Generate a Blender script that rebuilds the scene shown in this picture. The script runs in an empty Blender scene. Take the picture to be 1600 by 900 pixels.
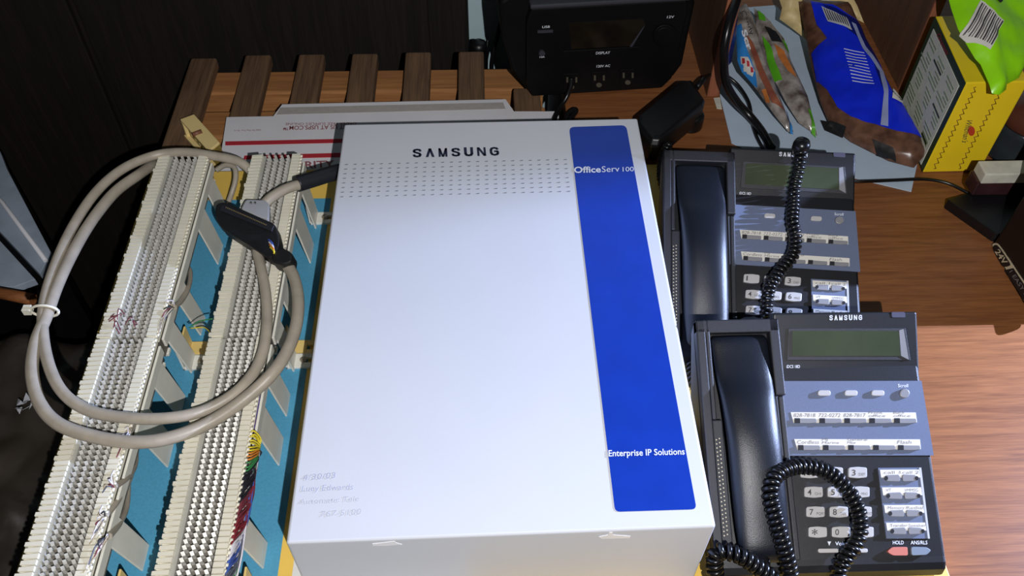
import bpy, bmesh, math, random
from mathutils import Vector, Matrix, noise
from mathutils.geometry import delaunay_2d_cdt
random.seed(7)
V = Vector
scene = bpy.context.scene
COL = scene.collection

# ------------------------------------------------------------------ camera, light, exposure
F_PX = 1378.0
RW = Matrix(((0.9994307178422294, -0.019652731312593, 0.027422807757794862),
             (-0.03269617214499196, -0.764623340019312, 0.6436475030828417),
             (0.008318687422364144, -0.6441777068865909, -0.7648306226805398)))
CAM = V((0, 0, .76))
cd = bpy.data.cameras.new('camera'); cam = bpy.data.objects.new('camera', cd); COL.objects.link(cam)
cd.sensor_width = 36; cd.lens = F_PX / 1600 * 36; cd.clip_start = .01; cd.clip_end = 50
right, down, fwd = [V((RW[0][i], RW[1][i], RW[2][i])) for i in range(3)]
M4 = Matrix.Identity(4)
for r in range(3):
    M4[r][0] = right[r]; M4[r][1] = -down[r]; M4[r][2] = -fwd[r]; M4[r][3] = CAM[r]
cam.matrix_world = M4
scene.camera = cam
scene.view_settings.view_transform = 'Standard'
scene.view_settings.look = 'None'
scene.view_settings.gamma = 1
scene.view_settings.use_curve_mapping = False
scene.view_settings.exposure = 0.0

w = bpy.data.worlds.new('night room'); scene.world = w; w.use_nodes = True
w.node_tree.nodes['Background'].inputs[0].default_value = (.75, .85, 1, 1)
w.node_tree.nodes['Background'].inputs[1].default_value = .018

def lamp(name, kind, loc, power, color, size):
    ld = bpy.data.lights.new(name, kind); ld.energy = power; ld.color = color
    if kind in ('POINT', 'SPOT'): ld.shadow_soft_size = size
    o = bpy.data.objects.new(name, ld); COL.objects.link(o); o.location = loc
    return o
lamp('camera_flash', 'POINT', (.108, -.20, .90), 41.0, (1.0, .985, .99), .004)
glow = lamp('added_desk_light', 'SPOT', (1.25, .571, .42), 165.0, (.50, .62, 1.0), .006)  # added source out of frame, brightens the lower right of the desk
glow.data.spot_size = math.radians(50); glow.data.spot_blend = .3
glow.rotation_euler = (V((.50, .38, 0)) - V((1.25, .571, .42))).to_track_quat('-Z', 'Y').to_euler()

# ------------------------------------------------------------------ pixel helpers (1600x900 reference frame)
def ray(u, v): return RW @ V((u - 800, v - 450, F_PX))
def at(u, v, z):
    r = ray(u, v); return CAM + r * ((z - CAM.z) / r.z)
def at_y(u, v, y):
    r = ray(u, v); return CAM + r * (y / r.y)
def at_x(u, v, x):
    r = ray(u, v); return CAM + r * (x / r.x)
def at_pl(u, v, p0, n, off=0):
    r = ray(u, v); return CAM + r * ((p0 + n * off - CAM).dot(n) / r.dot(n))
def plane3(a, b, c):
    p = [at(*q) for q in (a, b, c)]
    n = (p[1] - p[0]).cross(p[2] - p[0]).normalized()
    if n.dot(CAM - p[0]) < 0: n = -n
    return p[0], n

# ------------------------------------------------------------------ materials
def s2l(c): return c / 12.92 if c <= .04045 else ((c + .055) / 1.055) ** 2.4
def rgb(r, g, b): return (s2l(r / 255), s2l(g / 255), s2l(b / 255), 1)
def mat(name, col, rough=.5, var=.0, vscale=40, bump=0, bscale=300, metal=0, spec=.5, col2=None, stretch=None, coat=0, trans=0):
    m = bpy.data.materials.new(name); m.use_nodes = True
    nt = m.node_tree; p = nt.nodes['Principled BSDF']
    p.inputs['Roughness'].default_value = rough; p.inputs['Metallic'].default_value = metal
    p.inputs['Specular IOR Level'].default_value = spec; p.inputs['Coat Weight'].default_value = coat
    p.inputs['Transmission Weight'].default_value = trans
    p.inputs['Base Color'].default_value = col
    tc = nt.nodes.new('ShaderNodeTexCoord')
    mp = nt.nodes.new('ShaderNodeMapping')
    nt.links.new(tc.outputs['Object'], mp.inputs[0])
    if stretch: mp.inputs['Scale'].default_value = stretch
    if var or col2:
        n = nt.nodes.new('ShaderNodeTexNoise'); n.inputs['Scale'].default_value = vscale; n.inputs['Detail'].default_value = 6
        nt.links.new(mp.outputs[0], n.inputs['Vector'])
        r = nt.nodes.new('ShaderNodeValToRGB')
        r.color_ramp.elements[0].position = .33; r.color_ramp.elements[1].position = .67
        if col2: a, b = col, col2
        else:
            a = tuple(c * (1 - var) for c in col[:3]) + (1,); b = tuple(min(1, c * (1 + var)) for c in col[:3]) + (1,)
        r.color_ramp.elements[0].color = a; r.color_ramp.elements[1].color = b
        nt.links.new(n.outputs['Fac'], r.inputs[0]); nt.links.new(r.outputs[0], p.inputs['Base Color'])
    if bump:
        n2 = nt.nodes.new('ShaderNodeTexNoise'); n2.inputs['Scale'].default_value = bscale; n2.inputs['Detail'].default_value = 4
        nt.links.new(mp.outputs[0], n2.inputs['Vector'])
        b = nt.nodes.new('ShaderNodeBump'); b.inputs['Strength'].default_value = bump; b.inputs['Distance'].default_value = .001
        nt.links.new(n2.outputs['Fac'], b.inputs['Height']); nt.links.new(b.outputs[0], p.inputs['Normal'])
    return m
def wood(name, dark, light, axis='x', rough=.45, fine=1.0, spec=.4):
    m = bpy.data.materials.new(name); m.use_nodes = True
    nt = m.node_tree; p = nt.nodes['Principled BSDF']
    p.inputs['Roughness'].default_value = rough; p.inputs['Specular IOR Level'].default_value = spec
    tc = nt.nodes.new('ShaderNodeTexCoord'); mp = nt.nodes.new('ShaderNodeMapping')
    sc = {'x': (5, 90, 60), 'y': (90, 5, 60), 'z': (90, 60, 5)}[axis]
    mp.inputs['Scale'].default_value = [s * fine for s in sc]
    nt.links.new(tc.outputs['Object'], mp.inputs[0])
    n = nt.nodes.new('ShaderNodeTexNoise'); n.inputs['Scale'].default_value = 1.0; n.inputs['Detail'].default_value = 8; n.inputs['Distortion'].default_value = .8
    nt.links.new(mp.outputs[0], n.inputs['Vector'])
    mp2 = nt.nodes.new('ShaderNodeMapping')
    sc2 = {'x': (20, 600, 300), 'y': (600, 20, 300), 'z': (600, 300, 20)}[axis]
    mp2.inputs['Scale'].default_value = [s * fine for s in sc2]
    nt.links.new(tc.outputs['Object'], mp2.inputs[0])
    n2 = nt.nodes.new('ShaderNodeTexNoise'); n2.inputs['Scale'].default_value = 1.0; n2.inputs['Detail'].default_value = 4
    nt.links.new(mp2.outputs[0], n2.inputs['Vector'])
    mx = nt.nodes.new('ShaderNodeMath'); mx.operation = 'MULTIPLY_ADD'
    nt.links.new(n2.outputs['Fac'], mx.inputs[0]); mx.inputs[1].default_value = .45
    m3 = nt.nodes.new('ShaderNodeMath'); m3.operation = 'MULTIPLY'; m3.inputs[1].default_value = .55
    nt.links.new(n.outputs['Fac'], m3.inputs[0]); nt.links.new(m3.outputs[0], mx.inputs[2])
    r = nt.nodes.new('ShaderNodeValToRGB')
    r.color_ramp.elements[0].position = .36; r.color_ramp.elements[1].position = .64
    r.color_ramp.elements[0].color = dark; r.color_ramp.elements[1].color = light
    nt.links.new(mx.outputs[0], r.inputs[0]); nt.links.new(r.outputs[0], p.inputs['Base Color'])
    b = nt.nodes.new('ShaderNodeBump'); b.inputs['Strength'].default_value = .15; b.inputs['Distance'].default_value = .001
    nt.links.new(mx.outputs[0], b.inputs['Height']); nt.links.new(b.outputs[0], p.inputs['Normal'])
    return m

M = {}
M['desk'] = wood('desk laminate', rgb(116, 70, 40), rgb(152, 98, 58), 'x', .40, 1.7)
M['slat'] = wood('weathered slat wood', rgb(84, 62, 44), rgb(126, 96, 70), 'y', .75)
M['rail'] = wood('orange rail wood', rgb(148, 98, 56), rgb(186, 130, 78), 'x', .75)
M['hutch'] = wood('dark hutch wood', rgb(84, 58, 42), rgb(108, 74, 54), 'z', .6)
M['hutchedge'] = wood('reddish hutch edge', rgb(122, 72, 50), rgb(164, 100, 72), 'z', .6)
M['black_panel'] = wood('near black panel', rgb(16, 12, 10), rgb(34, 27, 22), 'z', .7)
M['floor'] = mat('dark floor', rgb(24, 22, 20), .8, .4, 8, .3, 60)
M['wallblue'] = mat('pale blue wall paint', rgb(196, 222, 228), .7, .05, 20, .1, 200)
M['bagblack'] = mat('black bag plastic', rgb(34, 31, 27), .38, 0, 6, .5, 40, col2=rgb(62, 54, 46))
M['panelblue'] = mat('pale blue sheet metal', rgb(160, 173, 188), .55, .12, 30, .1, 100)
M['stick'] = wood('orange stick', rgb(120, 70, 36), rgb(160, 100, 56), 'x', .6)
M['boardyellow'] = mat('yellow board paint', rgb(236, 196, 92), .55, .06, 25, .1, 300)
M['boardblue'] = mat('blue board paint', rgb(82, 158, 192), .55, .07, 500, .1, 300)
M['boardwhite'] = mat('white board paint', rgb(225, 225, 222), .6, .03)
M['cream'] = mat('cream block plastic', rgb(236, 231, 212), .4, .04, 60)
M['creamwall'] = mat('shaded cream wall plastic', rgb(176, 174, 164), .5, .05, 60)  # cream plastic greyed to hold the shade on the step wall
M['well'] = mat('shaded contact well', rgb(104, 99, 90), .6, .25, 400)  # shadow in the gaps between clips put into the dark colour
M['clip'] = mat('silver contact metal', rgb(204, 202, 194), .35, .18, 250, metal=.35)
M['bracket'] = mat('translucent white bracket plastic', rgb(230, 228, 216), .35, .04, 50)
M['bracketyellow'] = mat('yellowed bracket plastic', rgb(238, 208, 130), .4, .05, 50)
M['screw'] = mat('screw metal', rgb(190, 180, 160), .3, .1, 80, metal=.8)
M['cable'] = mat('grey cable jacket', rgb(168, 158, 142), .42, .10, 60, .15, 200)
M['conngrey'] = mat('grey connector shell', rgb(160, 160, 162), .45, .05)
M['connblack'] = mat('black connector plastic', rgb(24, 24, 26), .5, .2, 200)
M['sleeve'] = mat('black shrink sleeve', rgb(34, 35, 42), .45, .1)
M['gold'] = mat('gold contact', rgb(196, 170, 110), .35, metal=.7)
M['housing'] = mat('white painted steel', rgb(208, 211, 219), .45, .012, 12, .05, 900)
M['slot'] = mat('grey vent slot', rgb(126, 127, 134), .7)
M['navy'] = mat('navy ink', rgb(34, 40, 66), .5)
M['stripe'] = mat('blue gloss stripe', rgb(18, 56, 164), .32, .05, 40)
M['whiteink'] = mat('white ink', rgb(226, 230, 240), .5)
M['pencil'] = mat('faded violet ink', rgb(166, 171, 194), .6)
M['pencilgrey'] = mat('faded grey ink', rgb(180, 183, 194), .6)
M['scuff'] = mat('pale scuff', rgb(240, 240, 244), .35)
M['phone'] = mat('charcoal phone plastic', rgb(38, 39, 45), .5, .06, 200, .25, 1600)
M['phonedark'] = mat('near black phone plastic', rgb(20, 21, 26), .42, .05, 200, .15, 1800)
M['handset'] = mat('glossy handset plastic', rgb(18, 22, 31), .35, .05, 200, .2, 1500)
M['lcd'] = mat('dark green display', rgb(62, 70, 52), .25, .10, 30)
M['metalpanel'] = mat('blue grey metallic panel', rgb(98, 108, 134), .45, .06, 900, .1, 1500)
M['silver'] = mat('silver trim', rgb(190, 192, 198), .35, .05)
M['key'] = mat('light grey key', rgb(182, 180, 180), .42, .03)
M['keygrey'] = mat('mid grey key', rgb(132, 132, 136), .42, .03)
M['led'] = mat('dark key lamp', rgb(46, 46, 50), .3)
M['paperlabel'] = mat('paper label', rgb(214, 210, 202), .7, .02)
M['ink'] = mat('dark ink', rgb(60, 58, 60), .6)
M['inkgrey'] = mat('grey ink', rgb(96, 94, 94), .6)
M['keyred'] = mat('salmon hold key', rgb(196, 116, 104), .42)
M['keyblue'] = mat('slate answer key', rgb(122, 134, 150), .42)
M['badge'] = mat('dark violet badge', rgb(78, 78, 98), .4)
M['cord'] = mat('black cord plastic', rgb(18, 18, 20), .28, .1)
M['black'] = mat('black plastic', rgb(15, 15, 18), .38, .1, 90, .1, 900)
M['upsbody'] = mat('black power station plastic', rgb(9, 9, 11), .5, .15, 60, .1, 900, spec=.25)
M['upsgloss'] = mat('dark window with painted reflection', rgb(20, 18, 16), .12, col2=rgb(44, 34, 22), vscale=14)  # brown reflection in the glass mixed into the base colour
M['upsedge'] = mat('grey edge highlight', rgb(60, 60, 68), .3)  # edge highlight put into a lighter grey; port and button share it
M['smoke'] = mat('smoky outlet plastic', rgb(84, 80, 68), .25)
M['envelope'] = mat('white cardboard', rgb(228, 226, 230), .6, .03, 20, .1, 200)
M['gluestrip'] = mat('grey adhesive strip', rgb(178, 172, 166), .6, .06, 120)
M['red'] = mat('red ink', rgb(182, 44, 56), .6)
M['redtext'] = mat('muted red ink', rgb(150, 88, 92), .6)
M['jack'] = mat('beige jack plastic', rgb(238, 212, 146), .45, .03)
M['jackdark'] = mat('brass interior', rgb(134, 112, 44), .4, .3, 120)
M['brown'] = mat('brown screw plastic', rgb(128, 84, 62), .5)
M['paperblue'] = mat('pale blue paper', rgb(188, 206, 224), .7, .03, 40, .15, 500)
M['blue'] = mat('glossy royal blue film', rgb(22, 46, 214), .25, .10, 20, .2, 60)
M['navyfilm'] = mat('dark navy film', rgb(28, 36, 96), .3, .15, 20)
M['skyblue'] = mat('sky blue film', rgb(52, 132, 204), .3, .15, 30)
M['chocolate'] = mat('brown wrapper film', rgb(76, 52, 40), .3, .0, 60, .3, 90, col2=rgb(122, 86, 68))
M['clearfilm'] = mat('crumpled clear wrapper', rgb(78, 66, 60), .22, 0, 50, .4, 90, col2=rgb(176, 168, 162))
M['rust'] = mat('reddish brown candy print', rgb(120, 64, 52), .35, 0, 50, col2=rgb(152, 92, 66))
M['orange'] = mat('orange print', rgb(192, 116, 58), .35, .2, 60)
M['green'] = mat('green print', rgb(88, 170, 34), .35, .1, 30)
M['creamfilm'] = mat('crumpled cream wrapper', rgb(214, 190, 134), .5, .12, 40, .4, 60)
M['lime'] = mat('lime green film', rgb(150, 226, 24), .3, .08, 20, .3, 60)
M['darkgreen'] = mat('dark green print', rgb(44, 62, 30), .5, .1)
M['candyyellow'] = mat('yellow carton', rgb(246, 214, 36), .4, .03, 30)
M['candybrown'] = mat('brown stitch ink', rgb(130, 96, 24), .5)
M['carton'] = mat('pale green carton print', rgb(232, 234, 220), .5, .06, 220)
M['cartongreen'] = mat('fine green print', rgb(150, 168, 138), .5, .2, 300)
M['strawberry'] = mat('red emblem', rgb(196, 66, 40), .5)
M['amber'] = mat('brown lid', rgb(92, 52, 40), .25, .2, 30)
M['glassdark'] = mat('dark ribbed glass', rgb(46, 52, 56), .15, .2, 30)
M['frost'] = mat('frosted white plastic', rgb(206, 204, 190), .4, .12, 60)
M['maroon'] = mat('dark maroon plastic', rgb(58, 34, 38), .3, .3, 40)
M['tagcream'] = mat('cream printed outline', rgb(212, 200, 168), .5)
M['seam'] = mat('glossy grey seam film', rgb(150, 160, 200), .2)
M['film2'] = mat('dark blue film band', rgb(16, 28, 110), .25)
WC = {}
for n_, c_ in dict(violet=(92, 70, 150), blue=(66, 92, 170), yellow=(226, 206, 50), orange=(226, 140, 50), green=(60, 140, 80),
                   dark=(40, 38, 46), slate=(92, 96, 110), red=(132, 44, 52), maroon=(120, 52, 62), pale=(222, 218, 226), tan=(176, 160, 132)).items():
    WC[n_] = mat(n_ + ' wire', rgb(*c_), .4)

# ------------------------------------------------------------------ mesh builder
class MB:
    def __init__(s): s.v = []; s.f = []; s.sm = []
    def add(s, vs, fs, smooth=False):
        o = len(s.v); s.v += [V(p) for p in vs]
        for f in fs: s.f.append([i + o for i in f]); s.sm.append(smooth)
        return s
    def box(s, lo, hi, rot=None, piv=None):
        x0, y0, z0 = lo; x1, y1, z1 = hi
        vs = [V(p) for p in ((x0, y0, z0), (x1, y0, z0), (x1, y1, z0), (x0, y1, z0), (x0, y0, z1), (x1, y0, z1), (x1, y1, z1), (x0, y1, z1))]
        if rot:
            c = V(piv) if piv is not None else sum(vs, V()) / 8
            vs = [c + rot @ (p - c) for p in vs]
        return s.add(vs, [(0, 3, 2, 1), (4, 5, 6, 7), (0, 1, 5, 4), (1, 2, 6, 5), (2, 3, 7, 6), (3, 0, 4, 7)])
    def slab(s, pts, n, t):
        """polygon pts (seen from +n), extruded by t against n"""
        pts = [V(p) for p in pts]; k = len(pts)
        a = V()
        for i in range(k): a += pts[i].cross(pts[(i + 1) % k])
        if a.dot(n) < 0: pts = pts[::-1]
        vs = pts + [p - n * t for p in pts]
        return s.add(vs, [list(range(k)), list(range(2 * k - 1, k - 1, -1))] + [(i, i + k, (i + 1) % k + k, (i + 1) % k) for i in range(k)])
    def prism(s, prof, x0, x1):
        """profile in (y,z) extruded along x"""
        k = len(prof)
        vs = [(x0, y, z) for y, z in prof] + [(x1, y, z) for y, z in prof]
        return s.add(vs, [list(range(k - 1, -1, -1)), list(range(k, 2 * k))] + [(i, (i + 1) % k, (i + 1) % k + k, i + k) for i in range(k)])
    def loft(s, rings, smooth=True, caps=True):
        k = len(rings[0]); vs = [p for r in rings for p in r]; fs = []
        for j in range(len(rings) - 1):
            for i in range(k):
                a = j * k + i; b = j * k + (i + 1) % k
                fs.append((a, b, b + k, a + k))
        s.add(vs, fs, smooth)
        if caps:
            o = len(s.v) - len(vs)
            s.f.append([o + i for i in range(k - 1, -1, -1)]); s.sm.append(False)
            s.f.append([o + len(vs) - k + i for i in range(k)]); s.sm.append(False)
        return s
    def tube(s, path, r, seg=8, smooth=True):
        path = [V(p) for p in path]; n = len(path)
        rad = r if callable(r) else (lambda t: r)
        t0 = (path[1] - path[0]).normalized()
        up = V((0, 0, 1)) if abs(t0.z) < .9 else V((1, 0, 0))
        a = t0.cross(up).normalized(); rings = []
        for i in range(n):
            t = (path[min(i + 1, n - 1)] - path[max(i - 1, 0)]).normalized()
            a = (a - t * a.dot(t)).normalized(); b = t.cross(a)
            rr = rad(i / (n - 1))
            rings.append([path[i] + (a * math.cos(2 * math.pi * k / seg) + b * math.sin(2 * math.pi * k / seg)) * rr for k in range(seg)])
        return s.loft(rings, smooth)
    def lathe(s, c, prof, seg=24, smooth=True):
        c = V(c)
        return s.loft([[c + V((math.cos(2 * math.pi * k / seg) * r, math.sin(2 * math.pi * k / seg) * r, z)) for k in range(seg)] for r, z in prof], smooth)
    def build(s, name, m, parent=None, bevel=0, seg=2, origin=None):
        me = bpy.data.meshes.new(name)
        vs = s.v; off = V()
        if parent is None:
            xs = [p.x for p in vs]; ys = [p.y for p in vs]
            off = V(origin) if origin else V(((min(xs) + max(xs)) / 2, (min(ys) + max(ys)) / 2, min(p.z for p in vs)))
        me.from_pydata([p - off for p in vs], [], s.f); me.update()
        me.polygons.foreach_set('use_smooth', s.sm)
        bm = bmesh.new(); bm.from_mesh(me); bmesh.ops.recalc_face_normals(bm, faces=bm.faces); bm.to_mesh(me); bm.free()
        me.materials.append(m)
        o = bpy.data.objects.new(name, me); COL.objects.link(o); o.location = off
        if parent is not None: adopt(o, parent)
        if bevel:
            b = o.modifiers.new('bevel', 'BEVEL'); b.width = bevel; b.segments = seg; b.limit_method = 'ANGLE'; b.angle_limit = math.radians(35)
        return o
ROOT = {}
def adopt(o, parent):
    o.parent = parent
    t = ROOT.get(parent.name)
    if t is not None: o.matrix_parent_inverse = Matrix.Translation(-t)
def tag(o, label, cat, group=None, kind=None):
    o['label'] = label; o['category'] = cat
    if group: o['group'] = group
    if kind: o['kind'] = kind
    return o
def thing(name, label, cat, loc, group=None):
    o = bpy.data.objects.new(name, None); COL.objects.link(o); o.location = loc; o.empty_display_size = .02
    ROOT[o.name] = V(loc)
    return tag(o, label, cat, group)
def struct(o, label=None):
    o['kind'] = 'structure'
    if label: o['label'] = label; 
    return o
def copy_tree(o, parent=None):
    c = o.copy(); COL.objects.link(c)
    if parent is not None:
        c.parent = parent; c.matrix_parent_inverse = o.matrix_parent_inverse.copy()
    for ch in list(o.children): copy_tree(ch, c)
    return c
def roundpoly(pts, r, n=4):
    out = []; k = len(pts)
    for i in range(k):
        p = V(pts[i]); a = V(pts[i - 1]) - p; b = V(pts[(i + 1) % k]) - p
        rr = min(r, a.length * .49, b.length * .49)
        p0 = p + a.normalized() * rr; p1 = p + b.normalized() * rr
        for j in range(n + 1):
            t = j / n
            out.append(tuple(p0 * (1 - t) ** 2 + p * 2 * t * (1 - t) + p1 * t ** 2))
    return out
def ell(cx, cy, rx, ry, n=16): return [(cx + rx * math.cos(2 * math.pi * i / n), cy + ry * math.sin(2 * math.pi * i / n)) for i in range(n)]
def smooth_path(pts, n=8):
    pts = [V(p) for p in pts]; out = []
    for i in range(len(pts) - 1):
        p0 = pts[max(i - 1, 0)]; p1 = pts[i]; p2 = pts[i + 1]; p3 = pts[min(i + 2, len(pts) - 1)]
        for j in range(n):
            t = j / n
            out.append(.5 * ((2 * p1) + (p2 - p0) * t + (2 * p0 - 5 * p1 + 4 * p2 - p3) * t * t + (3 * p1 - p0 - 3 * p2 + p3) * t ** 3))
    out.append(pts[-1]); return out
def resample(path, step):
    out = [path[0]]; acc = 0
    for a, b in zip(path, path[1:]):
        d = (b - a).length
        while acc + d >= step:
            t = (step - acc) / d; a = a + (b - a) * t; out.append(a); d = (b - a).length; acc = 0
        acc += d
    return out
def coil(mb, path, rc=.0050, rw=.0024, pitch=.0052, per=10, seg=6):
    p = resample(smooth_path(path, 14), pitch / per)
    t0 = (p[1] - p[0]).normalized(); a = t0.cross(V((0, 0, 1)) if abs(t0.z) < .9 else V((1, 0, 0))).normalized()
    hel = []
    for i in range(len(p)):
        t = (p[min(i + 1, len(p) - 1)] - p[max(i - 1, 0)]).normalized()
        a = (a - t * a.dot(t)).normalized(); b = t.cross(a); th = 2 * math.pi * i / per
        k = min(1, i / 6, (len(p) - 1 - i) / 6)
        hel.append(p[i] + (a * math.cos(th) + b * math.sin(th)) * rc * k)
    mb.tube(hel, rw, seg)

_capH = {}
def text_mesh(s, bold):
    cu = bpy.data.curves.new('t', 'FONT'); cu.body = s; cu.size = 1; cu.offset = bold; cu.resolution_u = 3
    o = bpy.data.objects.new('t', cu)
    me = bpy.data.meshes.new_from_object(o)
    bpy.data.objects.remove(o); bpy.data.curves.remove(cu)
    return me
def cap_height():
    if 'h' not in _capH:
        me = text_mesh('H', 0); _capH['h'] = max(v.co.y for v in me.vertices); bpy.data.meshes.remove(me)
    return _capH['h']
def text(s, name, parent, m, F, a, b, hpx, bold=.0, slant=0.0):
    """print s on surface F(u,v) from baseline pixel a to baseline pixel b, cap height hpx pixels"""
    me = text_mesh(s, bold)
    xs = [v.co.x for v in me.vertices]; x0, x1 = min(xs), max(xs)
    o = F(*a); e = F(*b) - o; wd = e.length; ex = e / wd
    dx, dy = b[0] - a[0], b[1] - a[1]; L = math.hypot(dx, dy)
    up = F(a[0] + dy / L * hpx, a[1] - dx / L * hpx) - o
    k = wd / (x1 - x0); h = cap_height()
    for v in me.vertices:
        v.co = o + ex * ((v.co.x - x0 + slant * v.co.y) * k) + up * (v.co.y / h)
    me.materials.append(m)
    ob = bpy.data.objects.new(name, me); ob.name = name; me.name = name; COL.objects.link(ob)
    if parent is not None: adopt(ob, parent)
    return ob

def logo(name, parent, m, F, a, b, hpx, bold):
    """wordmark whose A has no crossbar: one mesh of heavy strokes"""
    o = F(*a); e = F(*b) - o; wd = e.length; ex = e / wd
    dx, dy = b[0] - a[0], b[1] - a[1]; L = math.hypot(dx, dy)
    up = F(a[0] + dy / L * hpx, a[1] - dx / L * hpx) - o
    mb = MB(); W_ = .102; gap = (1 - 7 * W_) / 6 ; st = .032
    def put(polys, k):
        for p in polys: mb.add([o + ex * ((k * (W_ + gap) + x * W_) * wd) + up * y for x, y in p], [list(range(len(p)))])
    def bar(p, q, tx): return [(p[0], p[1]), (p[0] + tx, p[1]), (q[0] + tx, q[1]), (q[0], q[1])]
    def stroke(pts, hw):
        out = []
        for (x0, y0), (x1, y1) in zip(pts, pts[1:]):
            d = V(((x1 - x0) * W_ * wd / up.length, y1 - y0)); n_ = V((-d.y, d.x)).normalized() * hw; k_ = up.length / (W_ * wd)
            u_ = d.normalized() * hw * .35
            out.append([(x0 + (n_.x - u_.x) * k_, y0 + n_.y - u_.y), (x0 + (-n_.x - u_.x) * k_, y0 - n_.y - u_.y), (x1 + (-n_.x + u_.x) * k_, y1 - n_.y + u_.y), (x1 + (n_.x + u_.x) * k_, y1 + n_.y + u_.y)])
        return out
    S_ = stroke([(.88, .70), (.78, .86), (.5, .90), (.22, .85), (.14, .72), (.22, .60), (.5, .52), (.78, .42), (.87, .28), (.78, .14), (.5, .09), (.22, .14), (.12, .30)], .10)
    A_ = [bar((0, 0), (.36, 1), .30), bar((.70, 0), (.34, 1), .30)]
    M_ = [bar((0, 0), (0, 1), .24), bar((.76, 0), (.76, 1), .24), bar((.36, 0), (.0, 1), .24), bar((.40, 0), (.76, 1), .24)]
    U_ = stroke([(.14, 1), (.14, .3), (.24, .14), (.5, .09), (.76, .14), (.86, .3), (.86, 1)], .11)
    N_ = [bar((0, 0), (0, 1), .25), bar((.75, 0), (.75, 1), .25), bar((.70, 0), (.0, 1), .30)]
    G_ = stroke([(.88, .72), (.78, .86), (.5, .91), (.22, .84), (.12, .66), (.12, .34), (.22, .16), (.5, .09), (.78, .14), (.88, .26), (.88, .50), (.52, .50)], .10)
    for k, g in enumerate((S_, A_, M_, S_, U_, N_, G_)): put(g, k)
    return mb.build(name, m, parent)

# ------------------------------------------------------------------ the setting
f_ = struct(MB().box((-2.2, -.6, -.77), (2.2, 1.32, -.75)).build('floor', M['floor']))
wb = struct(MB().box((-2.2, 1.30, -.77), (2.2, 1.34, 1.2)).build('wall_back', M['wallblue']))

# dark tall panel in front of the wall, left
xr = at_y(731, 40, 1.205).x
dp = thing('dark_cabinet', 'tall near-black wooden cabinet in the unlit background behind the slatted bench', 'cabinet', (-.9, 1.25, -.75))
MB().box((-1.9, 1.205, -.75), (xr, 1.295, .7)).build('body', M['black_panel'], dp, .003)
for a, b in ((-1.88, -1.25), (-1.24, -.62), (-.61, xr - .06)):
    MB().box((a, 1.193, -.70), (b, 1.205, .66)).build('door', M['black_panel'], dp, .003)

# slatted bench
bench = thing('slatted_bench', 'weathered wooden bench with spaced slats under the envelope and blue board', 'bench', (-.16, .65, -.75))
for i in range(7):
    x = -.420 + i * .0768
    sl = MB()
    j = [.0, .006, .006, .006, .008, .008, -.08][i]
    sl.box((x, .26, -.018), (x + .037, 1.084 + j, 0)).build('slat', M['slat'], bench, .003)
for y0, y1 in ((1.025, 1.075), (.93, .985), (.55, .60), (.30, .35)):
    MB().box((-.415, y0, -.062), (.085, y1, -.0185)).build('rail', M['rail'], bench, .003)
for x in (-.41, .04):
    for y in (.30, 1.025):
        MB().box((x, y, -.75), (x + .045, y + .045, -.062)).build('leg', M['slat'], bench, .003)

# desk
desk = thing('desk', 'brown wood-grain laminate desk under the phones and candy bags', 'desk', (.6, .75, -.75))
MB().box((.1105, .18, -.028), (1.05, 1.295, 0)).build('top', M['desk'], desk, .0015)
for x in (.115, 1.02):
    MB().box((x, .22, -.75), (x + .022, 1.285, -.028)).build('side_panel', M['hutch'], desk, .002)
MB().box((.137, 1.265, -.5), (1.02, 1.28, -.028)).build('back_panel', M['hutch'], desk, .002)

# hutch on the desk
hut = thing('desk_hutch', 'dark brown wooden hutch with two upright boards standing on the desk behind the snacks', 'shelf', (.45, 1.15, 0))
for xa, xb, yf in ((.3075, .3245, .978), (.579, .5925, .987)):
    MB().box((xa, yf + .003, 0), (xb, 1.28, .42)).build('side_panel', M['hutch'], hut, .001)
    MB().box((xa, yf, 0), (xb, yf + .003, .42)).build('edge_band', M['hutchedge'], hut, .0005)
MB().box((.3075, .99, .42), (.5925, 1.28, .437)).build('shelf_board', M['hutch'], hut, .001)

# low things at the left, below the bench
heap = MB(); NX, NY = 60, 70
hx0, hx1, hy0, hy1 = -.95, -.4275, .05, .765
hv = []
for j in range(NY + 1):
    for i in range(NX + 1):
        x = hx0 + (hx1 - hx0) * i / NX; y = hy0 + (hy1 - hy0) * j / NY
        e = min(i, NX - i, j, NY - j) / 5; e = min(1, e)
        h = noise.noise(V((x * 7, y * 7, 3))) * .03 + abs(noise.noise(V((x * 22, y * 16, 9)))) * .022 + noise.noise(V((x * 60, y * 60, 2))) * .004
        hv.append((x, y, -.75 + e * .57 + h * e))
heap.add(hv, [(j * (NX + 1) + i, j * (NX + 1) + i + 1, (j + 1) * (NX + 1) + i + 1, (j + 1) * (NX + 1) + i) for j in range(NY) for i in range(NX)], True)
k = len(heap.v); heap.add([(hx0, hy0, -.75), (hx1, hy0, -.75), (hx1, hy1, -.75), (hx0, hy1, -.75)], [(3, 2, 1, 0)])
tag(heap.build('trash_bag', M['bagblack']), 'crinkled black plastic bag in the dark left of the white terminal blocks', 'bag')

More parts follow.
